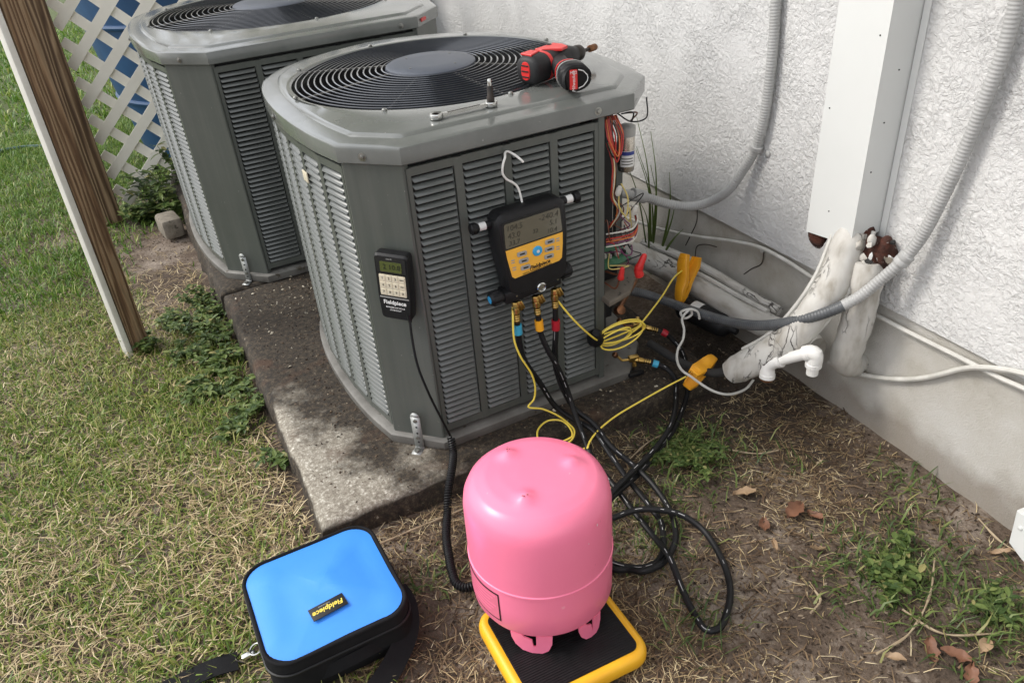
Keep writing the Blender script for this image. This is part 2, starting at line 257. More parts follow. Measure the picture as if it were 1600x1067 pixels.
M['lattice'] = mat('lattice_vinyl', (0.80, 0.77, 0.69, 1), (0.72, 0.69, 0.60, 1), rough=0.45, scale=7, spots=((0.45, 0.41, 0.33), 14, 0.24))
M['whitewood'] = mat('white_painted_wood', (0.70, 0.69, 0.64, 1), (0.60, 0.58, 0.52, 1), rough=0.55, scale=14, spots=((0.30, 0.25, 0.18), 22, 0.25))
M['bluetub'] = mat('blue_tub', (0.010, 0.060, 0.16, 1), (0.007, 0.042, 0.115, 1), rough=0.5, scale=6)
M['bluenylon'] = mat('blue_nylon', (0.045, 0.27, 0.86, 1), (0.038, 0.24, 0.80, 1), rough=0.5, scale=5, bump=0.12, bscale=700, dist=0.001)
M['pcb'] = mat('green_board', (0.02, 0.11, 0.05, 1), (0.05, 0.16, 0.08, 1), rough=0.5, scale=80, spots=((0.4, 0.4, 0.35), 120, 0.27))
M['alu'] = mat('aluminium_can', (0.62, 0.58, 0.52, 1), (0.5, 0.46, 0.4, 1), rough=0.28, metal=0.9, scale=10)
M['bluelabel'] = mat('blue_label', (0.03, 0.05, 0.25, 1), rough=0.5)
for nm, c in (('wred', (0.42, 0.03, 0.02)), ('worange', (0.55, 0.14, 0.03)), ('wblack', (0.012, 0.012, 0.012)), ('wyellow', (0.65, 0.52, 0.16)), ('wwhite', (0.6, 0.58, 0.52)), ('wbrown', (0.14, 0.05, 0.025)), ('wpurple', (0.14, 0.03, 0.09))):
    M[nm] = mat('wire_'+nm[1:], (*c, 1), rough=0.4, scale=60)
M['shelfdirt'] = mat('dirty_sheet', (0.17, 0.145, 0.115, 1), (0.10, 0.085, 0.065, 1), rough=0.8, scale=25, bump=0.4, bscale=80, spots=((0.03, 0.025, 0.02), 40, 0.34))

def mat_cracked(nm='cracked_painted_foam', sc=(1.5, 1.5, .55)):
    m, b, L = newmat(nm); v = coords(m, 'Object', sc)
    d = N(m, 'ShaderNodeTexNoise', i_Scale=20, i_Detail=4); L.new(v, d.inputs['Vector'])
    vm = N(m, 'ShaderNodeVectorMath', operation='MULTIPLY_ADD'); vm.inputs[1].default_value = (0.09, 0.09, 0.09); L.new(d.outputs['Color'], vm.inputs[0]); L.new(v, vm.inputs[2])
    vo = N(m, 'ShaderNodeTexVoronoi', feature='DISTANCE_TO_EDGE', i_Scale=26); L.new(vm.outputs[0], vo.inputs['Vector'])
    rp = ramp(m, [(0.010, (1, 1, 1)), (0.045, (0, 0, 0))]); L.new(vo.outputs['Distance'], rp.inputs[0])
    n2 = N(m, 'ShaderNodeTexNoise', i_Scale=11, i_Detail=3); L.new(v, n2.inputs['Vector']); r2 = ramp(m, [(0.53, (0, 0, 0)), (0.64, (1, 1, 1))]); L.new(n2.outputs['Fac'], r2.inputs[0])
    mu = N(m, 'ShaderNodeMath', operation='MULTIPLY'); L.new(rp.outputs[0], mu.inputs[0]); L.new(r2.outputs[0], mu.inputs[1])
    n3 = N(m, 'ShaderNodeTexNoise', i_Scale=22, i_Detail=5); L.new(v, n3.inputs['Vector']); rc = ramp(m, [(0.3, (0.30, 0.275, 0.23)), (0.45, (0.46, 0.44, 0.40)), (0.7, (0.56, 0.55, 0.515))]); L.new(n3.outputs['Fac'], rc.inputs[0])
    mx = N(m, 'ShaderNodeMixRGB'); mx.inputs[2].default_value = (0.05, 0.044, 0.038, 1); L.new(mu.outputs[0], mx.inputs[0]); L.new(rc.outputs[0], mx.inputs[1]); L.new(mx.outputs[0], b.inputs['Base Color'])
    b.inputs['Roughness'].default_value = 0.7
    iv = N(m, 'ShaderNodeMath', operation='SUBTRACT'); iv.inputs[0].default_value = 1.0; L.new(mu.outputs[0], iv.inputs[1])
    a3 = N(m, 'ShaderNodeMath', operation='MULTIPLY_ADD'); a3.inputs[1].default_value = 0.35; L.new(n3.outputs['Fac'], a3.inputs[0]); L.new(iv.outputs[0], a3.inputs[2])
    bp = N(m, 'ShaderNodeBump'); bp.inputs['Strength'].default_value = 1.0; bp.inputs['Distance'].default_value = 0.004; L.new(a3.outputs[0], bp.inputs['Height']); L.new(bp.outputs[0], b.inputs['Normal'])
    return m
M['cracked'] = mat_cracked(); M['crackedlow'] = mat_cracked('cracked_painted_foam_low', (1.5, .5, 1.5))

# ------------------------------------------------------------------ mesh helpers
def spline(pts, step=0.012, closed=False):
    P = [Vector(p) for p in pts]; n = len(P); out = []
    if n == 2: 
        k = max(1, int((P[1]-P[0]).length/step)); return [P[0].lerp(P[1], i/k) for i in range(k+1)]
    rng = n if closed else n-1
    for i in range(rng):
        p1, p2 = P[i], P[(i+1) % n]
        p0 = P[(i-1) % n] if (closed or i > 0) else p1*2-p2
        p3 = P[(i+2) % n] if (closed or i < n-2) else p2*2-p1
        # centripetal parametrisation keeps the loops clean
        t0 = 0; t1 = t0+max(1e-4, (p1-p0).length**0.5); t2 = t1+max(1e-4, (p2-p1).length**0.5); t3 = t2+max(1e-4, (p3-p2).length**0.5)
        k = max(1, int(math.ceil((p2-p1).length/step)))
        for j in range(k):
            t = t1+(t2-t1)*j/k
            A1 = p0*((t1-t)/(t1-t0))+p1*((t-t0)/(t1-t0)); A2 = p1*((t2-t)/(t2-t1))+p2*((t-t1)/(t2-t1)); A3 = p2*((t3-t)/(t3-t2))+p3*((t-t2)/(t3-t2))
            B1 = A1*((t2-t)/(t2-t0))+A2*((t-t0)/(t2-t0)); B2 = A2*((t3-t)/(t3-t1))+A3*((t-t1)/(t3-t1))
            out.append(B1*((t2-t)/(t2-t1))+B2*((t-t1)/(t2-t1)))
    if not closed: out.append(P[-1])
    return out
def frames(path, closed=False):
    n = len(path); T = []
    for i in range(n):
        a = path[(i-1) % n] if (closed or i > 0) else path[i]; b = path[(i+1) % n] if (closed or i < n-1) else path[i]
        t = (b-a); T.append(t.normalized() if t.length > 1e-9 else Vector((0, 0, 1)))
    up = Vector((0, 0, 1)) if abs(T[0].z) < 0.9 else Vector((1, 0, 0))
    u = (up-T[0]*up.dot(T[0])).normalized(); out = []
    for i in range(n):
        u = (u-T[i]*u.dot(T[i]))
        u = u.normalized() if u.length > 1e-6 else T[i].orthogonal().normalized()
        out.append((u.copy(), T[i].cross(u)))
    return out
class MB:
    def __init__(s): s.v = []; s.f = []
    def add(s, vs, fs):
        o = len(s.v); s.v += [tuple(x) for x in vs]; s.f += [tuple(i+o for i in f) for f in fs]; return s
    def box(s, c, size, rot=None, ch=0.0):
        c = Vector(c); h = Vector(size)/2; mt = rot if rot is not None else Matrix.Identity(3)
        if not ch:
            vs = [c+mt@Vector((sx*h.x, sy*h.y, sz*h.z)) for sx in (-1, 1) for sy in (-1, 1) for sz in (-1, 1)]
            return s.add(vs, [(0, 1, 3, 2), (4, 6, 7, 5), (0, 4, 5, 1), (2, 3, 7, 6), (0, 2, 6, 4), (1, 5, 7, 3)])
        ch = min(ch, h.x*0.9, h.y*0.9, h.z*0.9); bm = bmesh.new(); bmesh.ops.create_cube(bm, size=1)
        for q in bm.verts: q.co = Vector((q.co.x*2*h.x, q.co.y*2*h.y, q.co.z*2*h.z))
        bmesh.ops.bevel(bm, geom=bm.edges[:], offset=ch, segments=2, affect='EDGES', profile=0.5)
        bm.verts.index_update(); r = s.add([c+mt@q.co for q in bm.verts], [[q.index for q in f.verts] for f in bm.faces]); bm.free(); return r
    def loops(s, loops, cap0=False, cap1=False, closed=True):
        n = len(loops[0]); vs = [p for lp in loops for p in lp]; fs = []
        for a in range(len(loops)-1):
            for i in range(n if closed else n-1):
                j = (i+1) % n; fs.append((a*n+i, a*n+j, (a+1)*n+j, (a+1)*n+i))
        if cap0: fs.append(tuple(reversed(range(n))))
        if cap1: fs.append(tuple(range((len(loops)-1)*n, len(loops)*n)))
        return s.add(vs, fs)
    def lathe(s, prof, n=32, origin=(0, 0, 0), axis=(0, 0, 1), cap0=True, cap1=True):
        ax = Vector(axis).normalized(); q = Vector((0, 0, 1)).rotation_difference(ax).to_matrix(); o = Vector(origin)
        lp = [[o+q@Vector((r*math.cos(2*math.pi*i/n), r*math.sin(2*math.pi*i/n), z)) for i in range(n)] for r, z in prof]
        return s.loops(lp, cap0, cap1)
    def tube(s, path, r, n=10, caps=True, closed=False, flat=None):
        fr = frames(path, closed); lp = []
        for i, (p, (u, w_)) in enumerate(zip(path, fr)):
            rr = r(i) if callable(r) else r; k = flat or 1.0
            lp.append([p+u*(rr*math.cos(2*math.pi*j/n))+w_*(rr*k*math.sin(2*math.pi*j/n)) for j in range(n)])
        if closed: lp.append(lp[0])
        return s.loops(lp, caps and not closed, caps and not closed)
    def prism(s, poly, depth, origin=(0, 0, 0), ex=(1, 0, 0), ey=(0, 1, 0), ez=(0, 0, 1), bev=0.0):
        o = Vector(origin); ex, ey, ez = Vector(ex), Vector(ey), Vector(ez); n = len(poly)
        cx = sum(p[0] for p in poly)/n; cy = sum(p[1] for p in poly)/n
        def lp(k, d): return [o+ex*(cx+(p[0]-cx)*k)+ey*(cy+(p[1]-cy)*k)+ez*d for p in poly]
        ext = max(max(abs(p[0]-cx), abs(p[1]-cy)) for p in poly); k = 1-bev/ext
        L_ = [lp(k, 0), lp(1, bev), lp(1, depth-bev), lp(k, depth)] if bev else [lp(1, 0), lp(1, depth)]
        return s.loops(L_, True, True)
    def build(s, name, m, parent=None, smooth=35, org=None):
        me = bpy.data.meshes.new(name)
        vs = s.v if org is None else [tuple(Vector(q)-Vector(org)) for q in s.v]
        me.from_pydata(vs, [], s.f); me.update()
        bm = bmesh.new(); bm.from_mesh(me); bmesh.ops.recalc_face_normals(bm, faces=bm.faces[:]); bm.to_mesh(me); bm.free()
        me.materials.append(M[m] if isinstance(m, str) else m)
        o = bpy.data.objects.new(name, me); C.objects.link(o)
        if parent is not None: o.parent = parent
        if smooth:
            me.polygons.foreach_set('use_smooth', [True]*len(me.polygons)); me.set_sharp_from_angle(angle=R(smooth))
        return o
def tag(o, label=None, cat=None, group=None, kind=None):
    for k, v in (('label', label), ('category', cat), ('group', group), ('kind', kind)):
        if v: o[k] = v
    return o
def empty(name, loc=(0, 0, 0), mtx=None, label=None, cat=None, group=None):
    o = bpy.data.objects.new(name, None); C.objects.link(o); o.empty_display_size = 0.05
    if mtx is not None: o.matrix_world = mtx
    else: o.location = loc
    return tag(o, label, cat, group)
def rrect(w_, h_, r, n=6):
    out = []
    for cx, cy, a0 in ((w_/2-r, h_/2-r, 0), (-w_/2+r, h_/2-r, 90), (-w_/2+r, -h_/2+r, 180), (w_/2-r, -h_/2+r, 270)):
        for i in range(n+1): a = R(a0+90*i/n); out.append((cx+r*math.cos(a), cy+r*math.sin(a)))
    return out
def text_mesh(name, txt, size, m, parent, mtx, align='CENTER', bold=0.0, shear=0.0, ext=0.0003):
    cu = bpy.data.curves.new(name, 'FONT'); cu.body = txt; cu.size = size; cu.align_x = align; cu.align_y = 'CENTER'; cu.extrude = ext; cu.offset = bold; cu.shear = shear; cu.resolution_u = 3
    to = bpy.data.objects.new(name, cu); C.objects.link(to); bpy.context.view_layer.update()
    me = bpy.data.meshes.new_from_object(to.evaluated_get(bpy.context.evaluated_depsgraph_get()))
    bpy.data.objects.remove(to, do_unlink=True); bpy.data.curves.remove(cu)
    me.name = name; me.materials.clear(); me.materials.append(M[m]); o = bpy.data.objects.new(name, me); C.objects.link(o); o.parent = parent; o.matrix_local = mtx; return o
def mtx(origin, ex, ey, ez):
    return Matrix(((ex[0], ey[0], ez[0], origin[0]), (ex[1], ey[1], ez[1], origin[1]), (ex[2], ey[2], ez[2], origin[2]), (0, 0, 0, 1)))
# tilted frame of the slab the units stand on
RF = Matrix(((0.9967, -0.0785, -0.0164), (0.0778, 0.9961, -0.0418), (0.0196, 0.0404, 0.9990)))
RF = RF.to_quaternion().normalized().to_matrix(); FO = Vector((-0.6537, 0.28, 0.105))
def F(p): return FO+RF@Vector(p)
def Fm(p, rz=0.0): return Matrix.Translation(F(p))@(RF@Matrix.Rotation(rz, 3, 'Z')).to_4x4()

# ================================================================== SETTING
def fbm(x, y, seed=0, octs=4, base=1.0):
    r = np.random.default_rng(seed); out = np.zeros_like(x); amp = 1.0
    for o in range(octs):
        for k in range(4):
            a = r.uniform(0, 2*np.pi); fq = base*(1.9**o)*r.uniform(0.7, 1.3)
            out += amp*np.sin((x*np.cos(a)+y*np.sin(a))*fq+r.uniform(0, 6.28))*np.cos((x*np.sin(a)-y*np.cos(a))*fq*0.8+r.uniform(0, 6.28))
        amp *= 0.55
    return out/4
def ground_z(x, y):
    z = 0.010*fbm(x, y, 3, 4, 5.0)+0.004*fbm(x, y, 5, 3, 26.0)
    far = np.clip((np.hypot(x+1, y)-5)/10, 0, 1)
    wall = np.clip((x+0.16)/0.16, 0, 1)          # soil banks up a little along the foundation
    return z*(1-far)+0.022*wall**2
def make_ground():
    xs = np.concatenate([[-60, -35, -20, -12, -8, -6, -5, -4.2], np.arange(-3.6, 0.35, 0.016), [0.6, 1.5, 5, 20, 60]])
    ys = np.concatenate([[-30, -15, -8, -5, -3.5, -2.5, -1.9], np.arange(-1.5, 3.4, 0.018), [3.6, 4, 4.6, 5.5, 7, 9, 12, 18, 30, 60, 120]])
    X, Y = np.meshgrid(xs, ys); Z = ground_z(X, Y)
    # keep the soil below the slab
    fx = (X-FO.x); fy = (Y-FO.y); u = fx*0.9969+fy*0.0785; v = -fx*0.0785+fy*0.9969
    ins = (u > -0.53) & (u < 0.47) & (v > -0.47) & (v < 2.0); Z = np.where(ins, -0.02, Z)
    nx, ny = len(xs), len(ys); me = bpy.data.meshes.new('ground')
    idx = np.arange(nx*ny).reshape(ny, nx)
    q = np.stack([idx[:-1, :-1], idx[:-1, 1:], idx[1:, 1:], idx[1:, :-1]], -1).reshape(-1, 4)
    co = np.stack([X, Y, Z], -1).reshape(-1, 3)
    me.vertices.add(len(co)); me.vertices.foreach_set('co', co.astype(np.float32).ravel())
    me.loops.add(q.size); me.loops.foreach_set('vertex_index', q.ravel().astype(np.int32))
    me.polygons.add(len(q)); me.polygons.foreach_set('loop_start', np.arange(0, q.size, 4, dtype=np.int32))
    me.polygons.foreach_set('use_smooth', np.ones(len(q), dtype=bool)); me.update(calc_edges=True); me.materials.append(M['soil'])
    o = bpy.data.objects.new('ground', me); C.objects.link(o); tag(o, 'brown soil and lawn running up to the house wall', kind='structure'); o['kind'] = 'structure'
make_ground()

# house wall: stucco above, rendered foundation below with a drip edge between
hw = empty('house_wall', (0, 0, 0), label='white stucco house wall with a bare rendered foundation strip', cat='wall')
b = MB(); y0, y1 = -4.0, 9.0
b.add([(0, y0, 0.3235), (0, y1, 0.3235), (0, y1, 4.2), (0, y0, 4.2), (0.2, y0, 0.3235), (0.2, y1, 0.3235), (0.2, y1, 4.2), (0.2, y0, 4.2)],
      [(0, 1, 2, 3), (4, 7, 6, 5), (0, 4, 5, 1), (3, 2, 6, 7), (0, 3, 7, 4), (1, 5, 6, 2)])
b.build('stucco_wall', 'stucco', hw, smooth=0)
b = MB(); b.add([(0.010, y0, -0.3), (0.010, y1, -0.3), (0.010, y1, 0.3225), (0.010, y0, 0.3225), (0.19, y0, -0.3), (0.19, y1, -0.3), (0.19, y1, 0.3225), (0.19, y0, 0.3225)],
      [(0, 1, 2, 3), (4, 7, 6, 5), (0, 4, 5, 1), (3, 2, 6, 7), (0, 3, 7, 4), (1, 5, 6, 2)])
b.build('foundation', 'found', hw, smooth=0)
b = MB(); b.box((-.20, 2.5, 2.66), (.80, 13.0, .04)); b.build('unseen_soffit', 'whitewood', hw, smooth=0)  # eave out of view, added to keep sky light off the wall
b = MB(); b.box((-.613, 2.5, 2.72), (.022, 13.0, .18)); b.build('unseen_fascia', 'whitewood', hw, smooth=0)
b = MB(); b.add([(-.66, -4.0, 2.80), (-.66, 9.0, 2.80), (3.0, 9.0, 4.3), (3.0, -4.0, 4.3), (-.66, -4.0, 2.83), (-.66, 9.0, 2.83), (3.0, 9.0, 4.33), (3.0, -4.0, 4.33)], [(0, 1, 2, 3), (4, 7, 6, 5), (0, 4, 5, 1), (3, 2, 6, 7), (0, 3, 7, 4), (1, 5, 6, 2)]); b.build('unseen_roof', 'greycond', hw, smooth=0)

# concrete slabs in the tilted frame
def rough_slab(name, x0, x1, yy0, yy1, zt, zb, amp, seed, label):
    nx, ny, nz = int((x1-x0)/0.022), int((yy1-yy0)/0.022), 5; r = random.Random(seed); b = MB(); rad = 0.014
    def ripple(a, ph): return amp*(math.sin(a*17+ph)+0.7*math.sin(a*41+ph*2.1)+0.5*math.sin(a*90+ph*3.7))
    rim = []
    for i in range(nx): rim.append((x0+(x1-x0)*i/nx, yy0, 0, -1))
    for i in range(ny): rim.append((x1, yy0+(yy1-yy0)*i/ny, 1, 0))
    for i in range(nx): rim.append((x1-(x1-x0)*i/nx, yy1, 0, 1))
    for i in range(ny): rim.append((x0, yy1-(yy1-yy0)*i/ny, -1, 0))
    cx, cy = (x0+x1)/2, (yy0+yy1)/2
    def lp(off, z, wob):
        out = []
        for (x, y, nx_, ny_) in rim:
            w_ = ripple(x+y*1.3, seed)*wob; ox = off+w_
            # inset measured towards the centre so that corners stay closed
            fx_ = 1+ox/((x1-x0)/2); fy_ = 1+ox/((yy1-yy0)/2)
            out.append((cx+(x-cx)*fx_, cy+(y-cy)*fy_, z+(ripple(x*2-y, seed+1)*0.35*wob)))
        return out
    prof = [(0.012, zb, 1), (0.006, (zt+zb)/2, 1.3), (0.0, zt-rad, 1), (-rad*0.35, zt-rad*0.35, 0.8), (-rad, zt, 0.4), (-0.05, zt+0.001, 0.1)]
    b.loops([lp(*p) for p in prof], True, True)
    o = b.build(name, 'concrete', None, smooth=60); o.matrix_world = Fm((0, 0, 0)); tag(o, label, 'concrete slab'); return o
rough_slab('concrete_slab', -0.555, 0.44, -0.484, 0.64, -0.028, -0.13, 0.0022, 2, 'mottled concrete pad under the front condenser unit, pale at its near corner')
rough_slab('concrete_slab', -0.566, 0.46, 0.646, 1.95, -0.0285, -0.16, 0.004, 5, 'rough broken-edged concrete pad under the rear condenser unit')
b = MB(); b.box((0, 0, 0.04), (0.08, 0.13, 0.08), Matrix.Rotation(R(12), 3, 'Z'), ch=0.014)
M['plainconc'] = mat('plain_concrete', (0.24, 0.21, 0.17, 1), (0.12, 0.105, 0.08, 1), rough=.9, scale=30, bump=.5, bscale=120, spots=((.07, .06, .045), 20, .36))
o = b.build('concrete_block', 'plainconc', None); o.location = F((-0.635, 1.52, -0.14)); tag(o, 'small loose concrete block at the far corner of the rear pad', 'block')

# ================================================================== CONDENSER UNITS
HALF = [(-.24, -.43), (-.325, -.345), (-.345, -.25), (-.357, -.14), (-.361, -.03), (-.357, .07), (-.346, .155), (-.328, .225), (-.275, .305), (-.205, .36), (-.11, .405), (0, .428)]
def outline(s):
    """closed plan outline, counter-clockwise seen from above, starting at front left chamfer"""
    pts = []
    def seg(a, b_, k): return [(a[0]+(b_[0]-a[0])*i/k, a[1]+(b_[1]-a[1])*i/k) for i in range(k)]
    side = [tuple(p)[:2] for p in spline([(x, y, 0) for x, y in HALF[1:8]], 0.03)]
    back = [tuple(p)[:2] for p in spline([(x, y, 0) for x, y in HALF[7:]]+[(-x, y, 0) for x, y in HALF[7:-1][::-1]], 0.03)]
    left = seg(HALF[0], HALF[1], 4)+side[:-1]
    right = [(-x, y) for x, y in (seg(HALF[0], HALF[1], 4)+side)][::-1]
    pts = left+back[:-1]+right[0:]+seg((.24, -.43), (-.24, -.43), 18)[1:]
    return [(x*s, y*s) for x, y in pts]
def offset(poly, d):
    n = len(poly); out = []
    for i in range(n):
        a, p, c = Vector(poly[i-1]), Vector(poly[i]), Vector(poly[(i+1) % n])
        t = (c-a).normalized(); nrm = Vector((-t.y, t.x))           # outline runs clockwise: left normal points out
        e1 = (p-a).normalized() if (p-a).length else t; cs = max(0.5, abs(e1.dot(t)))
        out.append((p.x+nrm.x*d/cs, p.y+nrm.y*d/cs))
    return out
_o = outline(1.0)
_area = sum(_o[i][0]*_o[(i+1) % len(_o)][1]-_o[(i+1) % len(_o)][0]*_o[i][1] for i in range(len(_o)))
OSGN = -1 if _area > 0 else 1
def off(poly, d): return offset(poly, d*OSGN)

def louver_mesh(wd):
    prof = [(-.0040, .0080), (.0000, .0066), (.0040, .0030), (.0052, .0010), (.0048, .0000), (.0034, .0008), (-.0004, .0052), (-.0046, .0070)]
    b = MB(); st = [(-wd/2, 0.0), (-wd/2+.0045, 1), (wd/2-.0045, 1), (wd/2, 0.0)]
    lp = [[(x, -(-.0035+(o_+.0035)*k), z if k else z*0.6+.006) for (o_, z) in prof] for x, k in st]   # local -Y is outward
    b.loops(lp, True, True); return b
def louver_panel(root, s, segs, z0, z1, pitch, indiv, frame_name, mat_f='paint', mat_l='louvre'):
    """segs: list of (p0, p1) chords in plan, outward to the right of travel; indiv: how many columns become single louvers"""
    fm = MB(); rest = MB(); n = int((z1-z0)/pitch); zs = [z0+pitch*(i+0.1) for i in range(n)]
    for ci, (p0, p1) in enumerate(segs):
        p0, p1 = Vector((*p0, 0)), Vector((*p1, 0)); t = (p1-p0); ln = t.length; t = t.normalized(); out = Vector((t.y, -t.x, 0))
        wd = ln-0.016; c = (p0+p1)/2; mt = Matrix((t, -out, Vector((0, 0, 1)))).transposed()      # columns t, -out(=local +Y), z
        zt_ = z0+pitch*n
        # upright bars on both sides, rails at top and bottom of the column
        for q, sgn in ((p0, 1), (p1, -1)):
            fm.box(q+t*sgn*0.004-out*0.0045+Vector((0, 0, (z0-0.02+z1+0.012)/2)), (0.0081, 0.009, z1+0.032-z0), mt)
        fm.box(c-out*0.0046+Vector((0, 0, (zt_+z1+0.012)/2+0.001)), (ln-0.0162, 0.0088, z1+0.012-zt_), mt)
        fm.box(c-out*0.0046+Vector((0, 0, z0-0.010)), (ln-0.0162, 0.0088, 0.0175), mt)
        base = louver_mesh(wd)
        if ci in indiv:
            me = None
            for z in zs:
                m4 = Matrix.Translation(c-out*0.003+Vector((0, 0, z)))@mt.to_4x4()
                if me is None:
                    o = base.build('louver', mat_l, root, smooth=40); me = o.data
                else:
                    o = bpy.data.objects.new('louver', me); C.objects.link(o); o.parent = root
                o.matrix_local = m4
        else:
            for z in zs: rest.add([c-out*0.003+Vector((0, 0, z))+mt@Vector(q) for q in base.v], base.f)
    fm.build(frame_name, mat_f, root, smooth=0)
    if rest.v:
        o = rest.build('louver_rows', mat_l, root, smooth=40); o['kind'] = 'stuff'

def condenser(label, center, s, H, open_corner, ncol_front, ncol_side, ind_front, ind_side):
    # local z = 0 is the slab; body bottom at 0.028
    root = empty('condenser_unit', mtx=Fm((center[0], center[1], -0.028)), label=label, cat='air conditioner', group='condenser units side by side on the pads')
    ol = outline(s); Z0 = 0.028; ZT = Z0+H
    def lp(d, z): return [(x, y, z) for x, y in off(ol, d)]
    # base pan
    b = MB(); b.loops([lp(0.010, 0.0), lp(0.012, 0.004), lp(0.012, 0.022), lp(0.006, 0.0265), lp(-0.03, 0.0265)], True, True); b.build('base_pan', 'pan', root, smooth=40)
    # inner dark shell (coil behind the louvers); left open at the service corner
    sh = off(ol, -0.016)
    if open_corner:
        keep = [i for i, (x, y) in enumerate(sh) if not (x > 0.155*s and y < -0.16*s)]
        # rotate so that the gap lies at the ends
        k0 = next(i for i in range(len(sh)) if i in set(keep) and (i-1) % len(sh) not in set(keep)); order = [(k0+i) % len(sh) for i in range(len(sh))]
        run = [sh[i] for i in order if i in set(keep)]
        b = MB(); b.loops([[(x, y, Z0) for x, y in run], [(x, y, ZT) for x, y in run]], closed=False); b.build('coil_shell', 'dark', root, smooth=60)
    else:
        b = MB(); b.loops([[(x, y, Z0) for x, y in sh], [(x, y, ZT) for x, y in sh]]); b.build('coil_shell', 'dark', root, smooth=60)
    # corner posts: chamfer faces
    def post(p, q, nm='corner_post'):
        p, q = Vector((*p, 0)), Vector((*q, 0)); t = (q-p).normalized(); o_ = Vector((t.y, -t.x, 0))*1.0
        b = MB(); a = [p-t*0.004, q+t*0.004]; inn = [v-o_*0.012 for v in a]
        quad = [a[0]+t*0.003, a[0]+o_*0.0015+t*0.006, a[1]+o_*0.0015-t*0.006, a[1]-t*0.003, inn[1], inn[0]]
        b.loops([[v+Vector((0, 0, Z0-0.001)) for v in quad], [v+Vector((0, 0, ZT+0.002)) for v in quad]], True, True); return b.build(nm, 'paint', root, smooth=25)
    fl0, fl1 = (HALF[1][0]*s, HALF[1][1]*s), (HALF[0][0]*s, HALF[0][1]*s)
    post(fl0, fl1)
    rear = [(HALF[7][0]*s, HALF[7][1]*s), (HALF[9][0]*s, HALF[9][1]*s)]
    post(rear[1], rear[0]); post((-rear[0][0], rear[0][1]), (-rear[1][0], rear[1][1]))
    if open_corner:
        b = MB(); b.box((0.1725, -0.43+0.012, (Z0+ZT)/2), (0.0135, 0.024, ZT-Z0)); b.build('corner_post', 'paint', root, smooth=0)
        xr = 0.165
    else:
        post((-fl1[0], fl1[1]), (-fl0[0], fl0[1])); xr = 0.236*s
    # front louvered panel
    xl = -0.2355*s; w_ = (xr-xl)/ncol_front
    segs = [((xl+w_*i, -0.43*s), (xl+w_*(i+1), -0.43*s)) for i in range(ncol_front)]
    louver_panel(root, s, segs, Z0+0.032, ZT-0.022, 0.0138, ind_front, 'front_panel_frame')
    # left louvered panel follows the bowed side
    side = spline([(x*s, y*s, 0) for x, y in HALF[1:8]], 0.002); acc = [0]
    for i in range(1, len(side)): acc.append(acc[-1]+(side[i]-side[i-1]).length)
    def at(d):
        for i in range(1, len(acc)):
            if acc[i] >= d: return tuple(side[i])[:2]
        return tuple(side[-1])[:2]
    cuts = [at(0.003+(acc[-1]-0.006)*i/ncol_side) for i in range(ncol_side+1)]
    segs = [(cuts[i+1], cuts[i]) for i in range(ncol_side)]
    louver_panel(root, s, segs, Z0+0.032, ZT-0.022, 0.0138, ind_side, 'side_panel_frame')
    # right and rear sheets (plain, they face the wall and the fence)
    rs = [(-x, y) for x, y in [tuple(p)[:2] for p in spline([(x*s, y*s, 0) for x, y in HALF[2:8]], 0.04)]]
    if open_corner: rs = [p for p in rs if p[1] > -0.16]
    b = MB(); b.loops([[(x, y, Z0) for x, y in rs], [(x, y, ZT) for x, y in rs]], closed=False); b.loops([[(x-0.006, y, Z0) for x, y in rs], [(x-0.006, y, ZT) for x, y in rs]], closed=False); b.build('side_sheet', 'paint', root, smooth=60)
    bk = [tuple(p)[:2] for p in spline([(x*s, y*s, 0) for x, y in HALF[9:]]+[(-x*s, y*s, 0) for x, y in HALF[9:-1][::-1]], 0.04)]
    b = MB(); b.loops([[(x, y, Z0) for x, y in bk], [(x, y, ZT) for x, y in bk]], closed=False); b.loops([[(x, y-0.006, Z0) for x, y in bk], [(x, y-0.006, ZT) for x, y in bk]], closed=False); b.build('rear_sheet', 'paint', root, smooth=60)
    # lid: lip, rolled rim, shallow groove, dished deck rising to the fan opening
    RO = 0.312*s; cyo = 0.0
    def circ(r, z): return [(r*math.cos(math.atan2(y, x)), cyo+r*math.sin(math.atan2(y, x)), z) for x, y in ol]
    def mix(d, r, k, z):
        A, B_ = off(ol, d), circ(r, z); return [(a[0]*(1-k)+q[0]*k, a[1]*(1-k)+q[1]*k, z) for a, q in zip(A, B_)]
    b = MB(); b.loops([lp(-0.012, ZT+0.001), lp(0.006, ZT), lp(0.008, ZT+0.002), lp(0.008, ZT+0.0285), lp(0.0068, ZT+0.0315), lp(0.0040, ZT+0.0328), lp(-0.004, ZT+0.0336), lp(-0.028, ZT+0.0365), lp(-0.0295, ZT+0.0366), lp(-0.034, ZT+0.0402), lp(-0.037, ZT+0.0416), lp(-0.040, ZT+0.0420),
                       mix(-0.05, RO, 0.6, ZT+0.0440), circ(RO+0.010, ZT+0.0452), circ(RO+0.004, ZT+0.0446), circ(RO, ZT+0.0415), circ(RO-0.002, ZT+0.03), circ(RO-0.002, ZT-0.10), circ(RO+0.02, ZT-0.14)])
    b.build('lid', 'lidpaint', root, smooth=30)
    # dark well below the grille
    b = MB(); b.loops([circ(RO-0.004, ZT+0.02), circ(RO-0.004, ZT-0.20)], False, True); b.build('fan_well', 'dark', root)
    b = MB(); b.lathe([(0.02, ZT-0.15), (0.075*s, ZT-0.15), (0.075*s, ZT-0.02), (0.06*s, ZT-0.01)], 28); b.build('fan_motor', 'dark', root)
